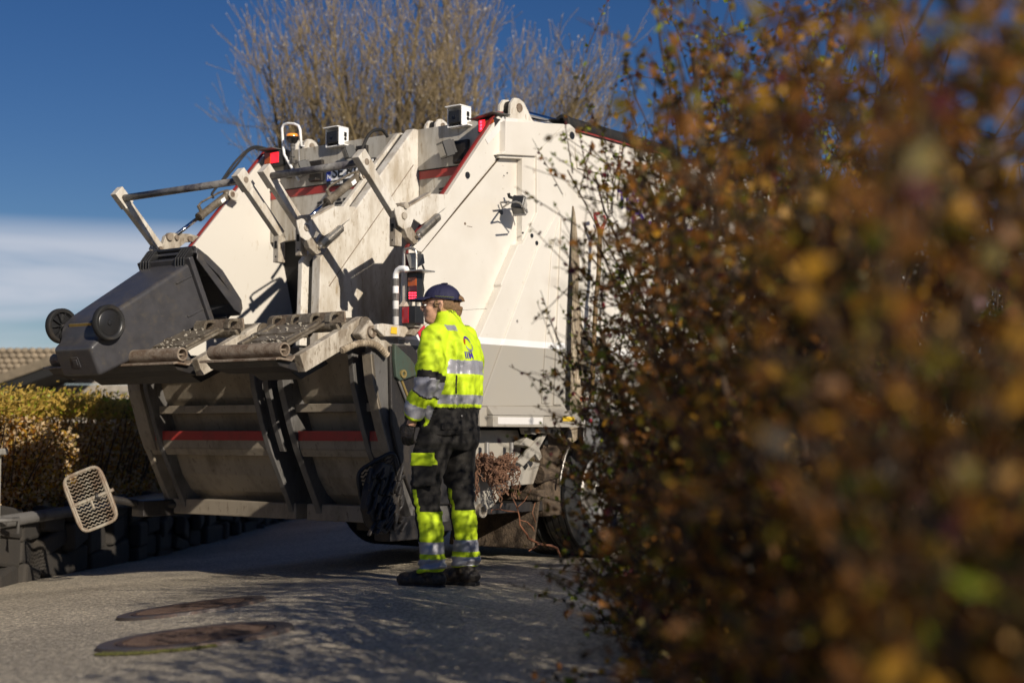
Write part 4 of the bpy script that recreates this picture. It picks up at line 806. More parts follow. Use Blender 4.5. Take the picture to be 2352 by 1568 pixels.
mb = MB(); mb.tube([sp_(377, 590), sp_(377, 560), sp_(350, 500), sp_(335, 440), sp_(340, 418)], [.021, .02, .013, .013, .016], 10); mb.tube([sp_(377, 560), sp_(405, 510), sp_(422, 470), sp_(405, 435)], [.02, .013, .013, .012], 10); mb.tube([sp_(338, 424), sp_(372, 418)], .014, 10); mb.build('grip', 'red_handle', sh, smooth=True)
mb = MB(); a = Vector(sp_(312, 1900)); mb.loft([(a+Vector((0, 0, -z)), Vector((w_, 0, 0)), Vector((0, .012, 0))) for z, w_ in ((0, .02), (.05, .1), (.3, .12), (.38, .05))], 16); mb.build('blade', 'bare_metal', sh)
mb = MB(); mb.cyl(sp_(358, 1070, -.105), sp_(352, 1150, -.105), .022, 12); mb.build('ferrule', 'bare_metal', sh)
mb = MB(); T = lambda pts, r: mb.tube([(US(*f4(*p), -.12)[0], -.12+random.gauss(0, .01), US(*f4(*p), -.12)[1]) for p in pts], r, 5)
T([(965, 1530), (905, 1430), (860, 1410), (740, 1390), (640, 1330), (590, 1290), (530, 1180), (515, 1090), (490, 1000), (455, 900)], [.010, .010, .009, .009, .009, .008, .007, .006, .005, .003])
T([(690, 1392), (890, 1402)], .006); T([(640, 1465), (710, 1412)], .006); T([(525, 1130), (600, 1150), (670, 1210), (670, 1250)], .004); T([(495, 1040), (380, 1030), (290, 1010), (215, 1020), (210, 1060)], [.005, .005, .004, .004, .003]); T([(490, 1000), (560, 920), (640, 790)], [.004, .003, .002]); T([(690, 1160), (670, 1050), (690, 940)], .003); T([(590, 1320), (640, 1330)], .004)
o = mb.build('fallen_twig', 'twig_red', smooth=True); o.matrix_world = MT; tag(o, 'bare reddish twig caught on the truck underside and touching the road', 'twig')

# ---------------------------------------------------------------- worker
MX, MY = -.375, 8.75
fdir = math.atan2(.5, -.87); man = thing('person', 'worker in yellow high-visibility jacket, black trousers and navy cap watching the bin', 'person', (MX, MY, G(MX, MY)-.004), fdir)
def remesh(o, vox, smooth=6, fold=None, name=None):
    m = o.modifiers.new('r', 'REMESH'); m.mode = 'VOXEL'; m.voxel_size = vox; s_ = o.modifiers.new('s', 'SMOOTH'); s_.iterations = smooth; s_.factor = .5
    dg = bpy.context.evaluated_depsgraph_get(); me = bpy.data.meshes.new_from_object(o.evaluated_get(dg)); o.modifiers.clear(); old = o.data; mats = [x for x in old.materials]; o.data = me
    me.materials.clear()
    for x in mats: me.materials.append(x)
    if fold:
        co_ = np.empty(len(me.vertices)*3, np.float32); me.vertices.foreach_get('co', co_); no = np.empty_like(co_); me.vertices.foreach_get('normal', no); co_ = co_.reshape(-1, 3); no = no.reshape(-1, 3)
        d = np.array([fold(Vector(p)) for p in co_]); co_ = co_+no*d[:, None]; me.vertices.foreach_set('co', co_.ravel().astype(np.float32)); me.update()
    me.polygons.foreach_set('material_index', [0]*len(me.polygons)); me.polygons.foreach_set('use_smooth', [True]*len(me.polygons)); return o
def paint(o, names, fn):
    o.data.materials.clear()
    for n in names: o.data.materials.append(MATS[n])
    for p in o.data.polygons: p.material_index = fn(p.center, p.normal)
V3 = Vector
HR = Matrix.Translation((.01, 0, 0)) @ Matrix.Rotation(R(20), 4, 'Z') @ Matrix.Translation((-.01, 0, 0))
def turn(mb, zmin=1.5):
    mb.v = [tuple(HR @ V3(v)) if v[2] > zmin else v for v in mb.v]; return mb
# body (skin)
mb = MB()
mb.ell((.035, 0, 1.655), (.097, .076, .098), 20); mb.ell((.085, 0, 1.605), (.058, .058, .078), 18); mb.ell((.098, 0, 1.560), (.045, .042, .040), 16)
mb.ell((.142, 0, 1.655), (.016, .05, .012), 12)
mb.tube([(.142, 0, 1.648), (.160, 0, 1.618), (.155, 0, 1.606)], [.009, .0125, .010], 8); mb.ell((.148, .012, 1.604), (.010, .009, .007), 8); mb.ell((.148, -.012, 1.604), (.010, .009, .007), 8)
mb.ell((.139, 0, 1.583), (.010, .022, .006), 10); mb.ell((.136, 0, 1.571), (.010, .019, .006), 10); mb.ell((.128, 0, 1.545), (.016, .018, .014), 10)
for sg in (1, -1):
    mb.ell((.10, sg*.045, 1.615), (.028, .020, .022), 10); mb.tube([(.028, sg*.076, 1.592), (.022, sg*.084, 1.612), (.014, sg*.088, 1.636), (.026, sg*.086, 1.648), (.036, sg*.080, 1.638)], [.006, .006, .006, .006, .004], 6); mb.ell((.028, sg*.078, 1.618), (.012, .006, .026), 8)
turn(mb)
mb.tube([(.03, 0, 1.60), (.01, 0, 1.52), (-.01, 0, 1.44)], [.062, .062, .075], 16)
mb.loft([(V3((cx, 0, z)), V3((rx, 0, 0)), V3((0, ry, 0))) for z, cx, rx, ry in ((.84, -.01, .11, .15), (1.05, -.01, .11, .15), (1.3, -.02, .12, .17), (1.42, -.01, .10, .17), (1.48, 0, .07, .09))], 18)
for sg in (1, -1):
    lx = .03 if sg > 0 else -.03; mb.tube([(0, sg*.09, .9), (lx+.03, sg*.12, .55), (lx, sg*.125, .12), (lx, sg*.125, .07)], [.09, .06, .045, .04], 12); mb.tube([(lx-.04, sg*.125, .05), (lx+.12, sg*.125, .04)], [.035, .03], 10)
    mb.tube([(-.01, sg*.19, 1.42), (-.03, sg*.25, 1.17), (.07, sg*.25, 1.0), (.09, sg*.25, .93)], [.05, .04, .03, .028], 10)
bo = mb.build('body', 'skin', man); remesh(bo, .006, 3)
for sg in (1, -1):
    mb = MB(); mb.ell((.131, sg*.030, 1.634), (.009, .011, .006), 10); turn(mb).build('eye', 'bright_white', man, smooth=True); mb = MB(); mb.ell((.1385, sg*.030, 1.634), (.003, .004, .004), 8); turn(mb).build('pupil', 'dark_hole', man, smooth=True)
mb = MB()
for sg in (1, -1):
    mb.tube([(.145, sg*.052, 1.641), (.09, sg*.075, 1.640), (.02, sg*.084, 1.636)], .0018, 5); mb.tube([V3((.150, sg*.032, 1.632))+V3((0, .02*math.cos(a), .013*math.sin(a))) for a in np.linspace(0, 6.283, 13)], .0015, 4, cap=False)
turn(mb).build('glasses', 'plastic_black', man)
mb = MB(); mb.ell((.022, 0, 1.640), (.092, .076, .062), 22); mb.tube([(-.035, 0, 1.63), (-.030, 0, 1.59), (-.02, 0, 1.57)], [.055, .050, .045], 12); mb.ell((-.070, 0, 1.672), (.022, .028, .020), 10); mb.tube([(-.082, .0, 1.668), (-.100, 0, 1.655)], [.012, .006], 8)
for sg in (1, -1): mb.ell((.058, sg*.070, 1.640), (.016, .010, .026), 8)
o = mb.build('hair', 'hair', man); remesh(o, .006, 1, lambda p: .004*mnoise.noise(p*90))
# cut hair away from the face side
me = o.data; import bmesh
bm = bmesh.new(); bm.from_mesh(me); bmesh.ops.delete(bm, geom=[v for v in bm.verts if v.co.x > .005 and abs(v.co.y) < .2 and not (abs(v.co.y) > .055 and v.co.x < .072 and v.co.z > 1.61) and v.co.z < 1.66], context='VERTS'); bm.to_mesh(me); bm.free(); me.transform(HR)
mb = MB(); mb.ell((.036, 0, 1.670), (.107, .088, .086), 26); o = mb.build('cap', 'cap_navy', man)
bm = bmesh.new(); bm.from_mesh(o.data); bmesh.ops.bisect_plane(bm, geom=bm.verts[:]+bm.edges[:]+bm.faces[:], plane_co=(0, 0, 1.664), plane_no=(-.10, 0, 1), clear_inner=True)
bmesh.ops.delete(bm, geom=[f for f in bm.faces if (f.calc_center_median()-V3((-.072, 0, 1.675))).length < .030], context='FACES')
bm.to_mesh(o.data); bm.free(); o.data.transform(HR); o.data.polygons.foreach_set('use_smooth', [True]*len(o.data.polygons)); sm = o.modifiers.new('s', 'SOLIDIFY'); sm.thickness = .004; sm.offset = 1; capo = o
mb = MB(); mb.ell((.036, 0, 1.760), (.009, .009, .005), 8)
for k in range(6):
    a = k*math.pi/3+.3; mb.tube([(.036+.1105*math.cos(a)*math.sin(b_), .0915*math.sin(a)*math.sin(b_), 1.670+.0895*math.cos(b_)) for b_ in np.linspace(.05, 1.45, 10)], .0005, 4); mb.tube([(-.07, .0, 1.665), (-.07, .045, 1.662), (-.055, .065, 1.66)], .006, 6); turn(mb).build('cap_button', 'cap_navy', capo, smooth=True)
mb = MB(); vs = []; K = 14
for k in range(K+1):
    a = -1.15+2.3*k/K
    for rr, dz in ((.0, 0), (.35, -.004), (.7, -.009), (1, -.016)):
        vs.append((.036+.105*math.cos(a)*(1)+rr*.088*math.cos(a)**.6, .085*math.sin(a), 1.672+dz+.010*math.cos(a)))
fs = [(k*4+j, k*4+j+1, (k+1)*4+j+1, (k+1)*4+j) for k in range(K) for j in range(3)]; mb.add(vs, fs); vo = turn(mb).build('visor', 'cap_navy', capo, smooth=True); q = vo.modifiers.new('s', 'SOLIDIFY'); q.thickness = .009; q.offset = 0
mb = MB(); pts = []
for k in range(24):
    a = R(78+2.6*k); pts.append((.036+.112*math.cos(a), .092*math.sin(a), 1.681-.0003*k+.002*math.sin(k*2.1)))
mb.tube(pts, .0012, 4); turn(mb).build('cap_stitching', 'leaf_lime', capo)
# jacket
arm = {1: [V3((-.015, .165, 1.455)), V3((-.035, .235, 1.30)), V3((-.03, .265, 1.165)), V3((.025, .262, 1.08)), V3((.080, .25, .985))], -1: [V3((-.015, -.165, 1.455)), V3((-.02, -.235, 1.30)), V3((.01, -.265, 1.17)), V3((.10, -.24, 1.10)), V3((.17, -.20, 1.06))]}
mb = MB(); mb.loft([(V3((cx, 0, z)), V3((rx, 0, 0)), V3((0, ry, 0))) for z, cx, rx, ry in ((.875, -.015, .158, .20), (.95, -.02, .155, .197), (1.02, -.02, .150, .192), (1.033, -.02, .15, .192), (1.036, -.02, .162, .205), (1.08, -.022, .165, .207), (1.12, -.024, .168, .211), (1.20, -.028, .170, .220), (1.30, -.03, .163, .222), (1.39, -.022, .145, .215), (1.455, -.008, .118, .185), (1.50, .0, .098, .13), (1.535, .004, .082, .092), (1.565, .006, .074, .078), (1.602, .010, .074, .078))], 30)
for sg in (1, -1):
    mb.tube(arm[sg], [.083, .079, .074, .066, .056], 18); mb.ell(arm[sg][0], (.085, .08, .07), 14)
def fold_j(p):
    d = .011*mnoise.noise(V3((p.x*9, p.y*9, p.z*5)))+.006*mnoise.noise(V3((p.x*16, p.y*16, p.z*26+3)))
    d *= 1.35
    # vertical pleat behind the arm and bunching at elbow
    a = math.atan2(p.y, p.x+.02)
    if p.z < 1.42 and p.z > 1.03: d -= .014*math.exp(-((a-2.35)/.10)**2)-.007*math.exp(-((a-2.15)/.12)**2); d += .006*math.sin(a*14+p.z*9)*min(1, (1.42-p.z)*4)
    for sg in (1,): 
        e = (p-arm[sg][2]).length
        if e < .16: d += .007*math.sin((p.z*1.0+p.x*.6)*95)*(1-e/.16)
    return d
jo = mb.build('jacket', 'hi_vis', man); remesh(jo, .0075, 5, fold_j)
def seg_par(p, A):
    best = (9, 0, 0); acc = 0
    for i in range(len(A)-1):
        d = A[i+1]-A[i]; f = max(0, min(1, (p-A[i]).dot(d)/d.length_squared)); q = (p-(A[i]+d*f)).length
        if q < best[0]: best = (q, acc+f*d.length, i)
        acc += d.length
    return best
def jp(c, n):
    for sg in (1, -1):
        q, l, i = seg_par(c, arm[sg]); 
        rr = .10 if sg*c.y > .17 else .0
        if (q < rr and sg*c.y > .185) or (q < .088 and c.z < 1.2 and sg*c.y > .195):
            if .285 < l < .365: return 1
            if .245 < l < .285 and c.x < .0: return 2
            if .365 < l < .375: return 2
            if .435 < l < .508: return 1
            return 0
    if c.z < 1.034: return 2
    a = math.degrees(math.atan2(c.y, c.x+.02))
    if 1.11 < c.z < 1.22 and abs(a-133) < 1.8: return 2
    if 1.052 < c.z < 1.108: return 1
    if 1.225 < c.z < 1.305: return 1
    if 1.478 < c.z < 1.512 and .06 < c.y < .16: return 1
    return 0
paint(jo, ['hi_vis', 'tape_silver', 'cloth_black'], jp)
from mathutils.bvhtree import BVHTree
bvh = BVHTree.FromPolygons([v.co for v in jo.data.vertices], [tuple(p.vertices) for p in jo.data.polygons])
def wrap(o, off=.003):
    me = o.data
    bm = bmesh.new(); bm.from_mesh(me); bmesh.ops.subdivide_edges(bm, edges=[e for e in bm.edges if e.calc_length() > .012], cuts=3, use_grid_fill=True); bm.to_mesh(me); bm.free()
    for v in me.vertices:
        h = bvh.ray_cast(V3((-.5, v.co.y, v.co.z)), V3((1, 0, 0)))
        if h[0]: v.co = h[0]-V3((off, 0, 0))
text_o = text('IIM', .058, frame((-.3, .095, 1.315), (0, -1, 0), (0, 0, 1)), 'purple_print', 'back_text', None, .001, 0.0, parent=jo); wrap(text_o)
mb = MB()
for a0, a1, m in ((.2, 2.5, 'purple_print'), (2.0, 3.3, 'lens_orange'), (3.4, 6.4, 'tape_silver')):
    mb.use(m); K = 14; vs = []
    for k in range(K+1):
        a = a0+(a1-a0)*k/K; w_ = .015*math.sin(math.pi*k/K)+.004
        for r_ in (.036-w_/2.6, .036+w_/2.6): vs.append((-.3, .035-r_*math.cos(a), 1.40+r_*1.1*math.sin(a)-.0))
    mb.add(vs, [(2*k, 2*k+1, 2*k+3, 2*k+2) for k in range(K)])
lo = mb.build('back_emblem', None, jo); wrap(lo)
ct = text('TEAM', .02, frame((-.3, .06, 1.585), (0, -1, 0), (0, 0, 1)), 'black_print', 'collar_text', None, .0, parent=jo); wrap(ct, .002)
# tunic pocket flap & stud
for a_, z_, w_, h_ in ((128, .925, .10, .035), (150, .985, .012, .012)):
    a = R(a_); n = V3((math.cos(a)/.158, math.sin(a)/.2, 0)).normalized(); M = Matrix.Rotation(math.atan2(n.y, n.x), 3, 'Z'); mb = MB(); mb.box((-.018+.167*math.cos(a), .207*math.sin(a), z_), (.006, w_, h_), M); mb.build('pocket_flap' if w_ > .05 else 'stud', 'cloth_black' if w_ > .05 else 'bare_metal', jo, bevel=.003)
# trousers
LG = {1: [(.93, -.01, .085, .125, .115), (.84, .015, .095, .122, .112), (.74, .045, .11, .108, .10), (.62, .068, .12, .094, .088), (.54, .072, .125, .084, .080), (.46, .058, .125, .080, .076), (.36, .04, .125, .079, .074), (.26, .028, .125, .076, .070), (.18, .022, .125, .079, .073), (.13, .028, .125, .085, .078), (.095, .03, .125, .084, .078)],
      -1: [(.93, -.03, -.085, .125, .115), (.84, -.02, -.095, .122, .112), (.74, -.0, -.11, .108, .10), (.62, .0, -.12, .092, .087), (.54, -.01, -.125, .082, .078), (.46, -.02, -.125, .078, .074), (.36, -.036, -.125, .078, .073), (.26, -.045, -.125, .074, .070), (.18, -.05, -.125, .079, .073), (.13, -.045, -.125, .083, .077), (.11, -.045, -.125, .082, .077)]}
mb = MB()
for sg in (1, -1): mb.loft([(V3((cx, cy, z)), V3((rx, 0, 0)), V3((0, ry, 0))) for z, cx, cy, rx, ry in LG[sg]], 24)
mb.loft([(V3((cx, 0, z)), V3((rx, 0, 0)), V3((0, ry, 0))) for z, cx, rx, ry in ((.98, -.01, .135, .17), (.90, -.03, .14, .185), (.83, -.03, .13, .18), (.79, -.02, .10, .12))], 24)
mb.box((.02, .215, .66), (.15, .03, .15)); mb.box((.03, .22, .74), (.16, .03, .07))
def fold_t(p):
    k = 1.4 if p.z < .2 or .42 < p.z < .6 else 1
    return k*(.008*mnoise.noise(V3((p.x*10, p.y*10, p.z*16)))+.006*mnoise.noise(V3((p.x*14+p.z*20, p.y*14, p.z*34+8))))+(.006*math.sin(p.z*120+p.x*30) if p.z < .17 else 0)
to = mb.build('trousers', 'cloth_black', man); remesh(to, .0075, 6, fold_t)
def tp(c, n):
    sg = 1 if c.y > 0 else -1; L_ = LG[sg]; zz = [q[0] for q in L_][::-1]; cx = float(np.interp(c.z, zz, [q[1] for q in L_][::-1])); cy = float(np.interp(c.z, zz, [q[2] for q in L_][::-1]))
    a = math.degrees(math.atan2(c.y-cy, c.x-cx)) % 360
    if sg > 0 and .705 < c.z < .775 and c.y > .185 and c.x < .115: return 1
    if c.z < .118: return 1 if c.z > .104 else 1
    if c.z < .172: return 2
    if c.z < .198: return 1
    if c.z < .268: return 2
    if c.z < .436 and 60 < a < 238: return 1
    if c.z < .565 and 60 < a < 84: return 1
    return 0
paint(to, ['cloth_black', 'hi_vis', 'tape_silver'], tp)
# boots
for sg, bx in ((1, .035), (-1, -.04)):
    mb = MB(); mb.tube([(bx-.01, sg*.125, .135), (bx-.01, sg*.125, .07)], [.062, .06], 16); mb.ell((bx-.03, sg*.125, .055), (.075, .052, .05), 16); mb.ell((bx+.07, sg*.128, .050), (.10, .054, .050), 16); mb.ell((bx+.155, sg*.132, .044), (.068, .055, .044), 16)
    o = mb.build('boot', 'boot_leather', man); remesh(o, .006, 4, lambda p: .003*mnoise.noise(p*50))
    mb = MB(); kx = lambda x: bx+.05+(x-bx-.05)*.90
    out = [(bx-.105, -.03), (bx-.105, .03), (bx-.06, .045), (bx+.02, .04), (bx+.10, .055), (bx+.19, .05), (bx+.228, .02), (bx+.228, -.02), (bx+.19, -.05), (bx+.10, -.055), (bx+.02, -.04), (bx-.06, -.045)]
    mb.prism([(kx(x), y*.86+sg*.128, .0) for x, y in out], [(kx(x), y*.86+sg*.128, .022) for x, y in out]); mb.build('sole', 'rubber', o, bevel=.004)
# gloves
def glove(o_, down, fwd, side_):
    D = V3(down).normalized(); F_ = V3(fwd).normalized(); S_ = D.cross(F_).normalized()*side_; O = V3(o_); mb = MB()   # D along fingers, F_ across the palm (thumb side), S_ palm normal
    mb.loft([(O-D*.05, F_*.040, S_*.034), (O, F_*.034, S_*.026), (O+D*.03, F_*.043, S_*.021), (O+D*.08, F_*.046, S_*.019), (O+D*.10, F_*.042, S_*.016)], 16)
    for k, (off, ln, cu) in enumerate(((.032, .078, .5), (.011, .088, .62), (-.011, .080, .75), (-.032, .064, .9))):
        p = O+D*.088+F_*off; pts = [p-D*.02, p]; a = .15
        for j, f in enumerate((.45, .32, .23)):
            a += cu*(.55 if j == 0 else .8); p = p+(D*math.cos(a)+S_*math.sin(a))*ln*f; pts.append(p)
        mb.tube(pts, [.0125, .0125, .0115, .0105, .009], 10)
    p = O+D*.025+F_*.032; mb.tube([p-F_*.01, p+F_*.018+D*.022+S_*.006, p+F_*.024+D*.05+S_*.016, p+F_*.016+D*.072+S_*.026], [.016, .0145, .0125, .0105], 10)
    g = mb.build('glove', 'glove_black', man); remesh(g, .0045, 2, lambda p: .0018*mnoise.noise(p*80)); mb = MB(); mb.loft([(O-D*.11, F_*.047, S_*.044), (O-D*.06, F_*.044, S_*.040), (O-D*.01, F_*.040, S_*.033)], 18); mb.build('cuff', 'cloth_black', g, smooth=True)
glove((.098, .245, .955), (.25, .0, -1), (1, 0, .25), 1); glove((.215, -.185, 1.02), (.75, .2, -.7), (.5, 0, .6), -1)

# ---------------------------------------------------------------- manhole covers
def manhole(x, y, rad, label, ty, tx):
    z = G(x, y); m = thing('manhole_cover', label, 'manhole cover', (x, y, z+.004), 0, 'manhole covers in the road'); 
    dx = (G(x+.3, y)-G(x-.3, y))/.6; dy = (G(x, y+.3)-G(x, y-.3))/.6; m.rotation_euler = (math.atan(dy)+ty, -math.atan(dx)-tx, 0)
    mb = MB(); mb.lathe([(.0, rad), (.012, rad*.985), (.012, rad*.82), (.004, rad*.815), (.004, rad*.80)], (0, 0, 0), (0, 0, 1), 72); mb.lathe([(-.05, rad*1.03), (0.0, rad)], (0, 0, 0), (0, 0, 1), 72); mb.build('frame_ring', 'iron_ring', m, bevel=.002)
    mb = MB(); mb.use('iron_dark'); mb.lathe([(.006, rad*.735), (.006, 0.001)], (0, 0, 0), (0, 0, 1), 72); mb.use('iron'); mb.lathe([(.004, rad*.80), (.012, rad*.795), (.012, rad*.74), (.006, rad*.735)], (0, 0, 0), (0, 0, 1), 72)
    n = 13; p = rad*.70*2/n
    for a in range(-n, n+1):
        for b_ in range(-n, n+1):
            X_ = a*p/1.0+(b_ % 2)*p/2; Y_ = b_*p*.55
            if X_*X_+Y_*Y_ < (rad*.70)**2 and not (abs(X_) < rad*.12 and abs(Y_) < rad*.12): mb.box((X_, Y_, .010), (p*.62, p*.30, .010))
    mb.box((0, 0, .008), (rad*.2, rad*.16, .006)); mb.build('lid', None, m)
    return m
m1 = manhole(-1.665, 7.86, .385, 'round brown iron manhole cover, the smaller one farther off, nearer the truck', 0, 0)
m2 = manhole(-1.295, 6.2, .40, 'round iron manhole cover with wide ring and mossy edge, nearest to the camera', 0, 0)
mb = MB()
for q in range(150):
    a = random.uniform(3.9, 5.1); r_ = random.uniform(.405, .45); mb.ell((r_*math.cos(a), r_*math.sin(a), .002), (random.uniform(.006, .02),)*2+(.006,), 5)
mb.build('moss_rim', 'moss', m2)

# ---------------------------------------------------------------- left side: stone wall, hedge, gate post, house
def polyx(y): return -4.05+.075*(y-11.5)
mb = MB(); random.seed(3)
mb.prism([(polyx(6)-.0, 6, -.6), (polyx(30), 30, -.6), (polyx(30)-.35, 30, -.6), (polyx(6)-.35, 6, -.6)], [(polyx(6), 6, .28), (polyx(30), 30, .27), (polyx(30)-.35, 30, .27), (polyx(6)-.35, 6, .28)])
y = 6.0
while y < 28:
    z = -.5
    wd = random.uniform(.35, .7)
    while z < .26:
        h = random.uniform(.16, .26); mb.box((polyx(y+wd/2)+.0+random.uniform(-.03, .05), y+wd/2+random.uniform(-.05, .05), z+h/2), (.12, wd*random.uniform(.85, 1.05), h*random.uniform(.85, 1.1)), Matrix.Rotation(random.uniform(-.2, .2), 3, 'X') @ Matrix.Rotation(random.uniform(-.15, .15), 3, 'Z')); z += h
    y += wd
o = mb.build('stone_wall', 'stone', bevel=.03); tag(o, 'low rough stone retaining wall under the clipped hedge on the left', 'wall')
mb = MB(); mb.tube([(polyx(10)+.12, 10, .30), (polyx(14)+.1, 14, .31), (polyx(20)+.1, 20, .33)], .05, 8); mb.tube([(polyx(11.2)+.1, 11.2, .33), (polyx(11.2)+.3, 11.5, .33), (polyx(11.2)+.3, 11.5, .22)], .018, 6); o = mb.build('pipe_rail', 'sunk_grey', smooth=True); tag(o, 'dark pipe running along the top of the low stone wall', 'pipe')
gp = thing('gate_post', 'pale concrete gate post with cap at the left picture edge', 'post', (-3.99, 11.35, -.3)); mb = MB(); mb.bb(-.13, .10, -.1, .1, 0, 1.12); mb.build('shaft', 'concrete', gp, bevel=.01); mb = MB(); mb.bb(-.16, .14, -.14, .14, 1.12, 1.17); mb.build('post_cap', 'concrete', gp, bevel=.012)
mb = MB(); mb.bb(-60, polyx(15)-.3, 4, 70, -.6, .2); o = mb.build('garden_ground', 'mud'); tag(o, kind='structure')
# leaves helper
def leafcloud(name, P, D, ln, wd, mats, wts, parent, bend=.25, up=.2):
    n = len(P); D = D/np.linalg.norm(D, axis=1, keepdims=True); A = rng.normal(size=(n, 3)); A[:, 2] += up; B_ = np.cross(D, A); B_ /= np.linalg.norm(B_, axis=1, keepdims=True); Nn = np.cross(D, B_)
    l = (ln*rng.uniform(.6, 1.3, n))[:, None]; w_ = (wd*rng.uniform(.6, 1.3, n))[:, None]; be = bend*rng.normal(size=(n, 1))
    v0 = P; v1 = P+D*l*.45+B_*w_*.5+Nn*w_*be; v2 = P+D*l+Nn*l*be*.5; v3 = P+D*l*.45-B_*w_*.5+Nn*w_*be; vm = P+D*l*.5
    V = np.stack([v0, v1, v2, v3], 1).reshape(-1, 3); i_ = np.arange(n)*4; F_ = np.stack([np.stack([i_, i_+1, i_+2], 1), np.stack([i_, i_+2, i_+3], 1)], 1).reshape(-1, 3)
    mi = np.repeat(rng.choice(len(mats), n, p=np.array(wts)/sum(wts)), 2); return arrmesh(name, V, F_, mats, mi, parent)
def sticks(name, segs, mats, mi, parent, n=4):
    """segs: (m, 8) x0 y0 z0 x1 y1 z1 r0 r1"""
    a = segs[:, 0:3]; b_ = segs[:, 3:6]; d = b_-a; d /= np.linalg.norm(d, axis=1, keepdims=True)+1e-9; ref = np.where(np.abs(d[:, 2:3]) > .9, np.array([[1., 0, 0]]), np.array([[0, 0, 1.]])); u = np.cross(d, ref); u /= np.linalg.norm(u, axis=1, keepdims=True); v = np.cross(d, u); m = len(segs); R_ = []
    for p, r in ((a, segs[:, 6:7]), (b_, segs[:, 7:8])):
        for k in range(n): t_ = 2*math.pi*k/n; R_.append(p+(u*math.cos(t_)+v*math.sin(t_))*r)
    V = np.stack(R_, 1).reshape(-1, 3); i_ = np.arange(m)*2*n; F_ = np.stack([np.stack([i_+k, i_+(k+1) % n, i_+n+(k+1) % n, i_+n+k], 1) for k in range(n)], 1).reshape(-1, 4)
    return arrmesh(name, V, F_, mats, np.repeat(mi, n) if mi is not None else None, parent, smooth=True)
# clipped hedge above the wall
hd = thing('clipped_hedge', 'clipped hedge with yellow-green top growing above the low stone wall', 'hedge', (polyx(14)-.55, 14, .2)); off = np.array([polyx(14)-.55, 14, .2])
n = 130000; yy = rng.uniform(7, 27, n); zz = rng.uniform(.15, 1.30, n); zz = np.where(rng.random(n) < .35, 1.23+rng.normal(0, .06, n), zz); xx = np.array([polyx(a_) for a_ in yy])-.02-np.abs(rng.normal(0, .16, n))-.07*(zz-.3)
top = zz > 1.14; xx = np.where(top, np.array([polyx(a_) for a_ in yy])-.05-rng.uniform(0, 1.1, n), xx)
# clumps: drop leaves by a noise field so dark gaps remain
keep = np.array([mnoise.noise(V3((x*3.5, y*2.8, z*3.2))) > -.2 for x, y, z in zip(xx, yy, zz)]) | top; P = np.stack([xx, yy, zz], 1)[keep]
P[:, 2] += .07*np.array([mnoise.noise(V3((y*1.5, 0, 0))) for y in P[:, 1]])*(P[:, 2] > 1.1)
tp_ = P[:, 2] > 1.12; D = rng.normal(size=P.shape)*.6; D[:, 2] += .5; D[:, 0] += .4
leafcloud('top_growth', (P-off)[tp_], D[tp_], .048, .024, ['leaf_gold', 'leaf_lime', 'leaf_olive'], [.74, .12, .14], hd)
leafcloud('leaves', (P-off)[~tp_], D[~tp_], .042, .026, ['leaf_tan', 'leaf_ochre', 'leaf_olive', 'leaf_gold', 'leaf_brown'], [.42, .2, .08, .14, .16], hd)
n = 900; y0 = rng.uniform(7, 27, n); x0 = np.array([polyx(a_) for a_ in y0])-.15-rng.uniform(0, .6, n); sg_ = np.stack([x0, y0, np.full(n, .1), x0+rng.normal(0, .15, n)+.1, y0+rng.normal(0, .2, n), rng.uniform(.7, 1.2, n), np.full(n, .010), np.full(n, .003)], 1); sg_[:, 0:3] -= off; sg_[:, 3:6] -= off
sticks('stems', sg_, ['bark_brown'], None, hd)
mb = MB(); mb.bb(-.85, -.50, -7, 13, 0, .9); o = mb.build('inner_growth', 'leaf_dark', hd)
# house behind
hs = thing('house', 'low house with tiled roof and dark fascia beyond the hedge', 'house', (-9.4, 26, .0))
H0 = lambda x, y, z: (x+9.4, y-26, z)
mb = MB(); mb.prism([H0(-16, 26, -.2), H0(-2.0, 26, -.2), H0(-2.0, 34, -.2), H0(-16, 34, -.2)], [H0(-16, 26, 1.72), H0(-2.0, 26, 1.72), H0(-2.0, 34, 1.72), H0(-16, 34, 1.72)])
for k in range(14): mb.bb(-6.6, 7.4, -.03, 0, .0+k*.14, .0+k*.14+.125)
mb.build('wall', 'siding', hs)
def pxw(px, py, y): return ((px-1176)/3440*y, y, 1+(990-py)/3440*y)
a = pxw(-120, 905, 24.5); b_ = pxw(160, 800, 24.5); 
mb = MB(); A = [pxw(-400, 802, 24.8), pxw(130, 802, 24.8), pxw(172, 812, 24.8), pxw(-60, 905, 24.8), pxw(-400, 1010, 24.8)]
mb.prism([H0(x, y-.0, z) for x, y, z in A], [H0(x, y+.12, z+.0) for x, y, z in A]); ro = mb.build('roof', 'roof_tile', hs)
mb = MB(); A0 = V3(pxw(-500, 802, 24.7)); A1 = V3(pxw(150, 806, 24.7)); dn = V3(pxw(-60, 905, 24.7))-V3(pxw(172, 812, 24.7))
for r_ in range(9):
    f = r_/9*1.05; zc = 802+r_*12
    xr = 172-(zc-806)*2.35; k = 0; xx_ = xr
    while xx_ > -60:
        p = pxw(xx_-7, zc+3, 24.72); mb.ell(H0(*p), (.075, .05, .05), 8); xx_ -= 17
mb.build('tile_course', 'roof_tile', ro, smooth=True)
mb = MB(); P0 = pxw(-80, 884, 24.3); P1_ = pxw(190, 788, 24.3); d0 = .17
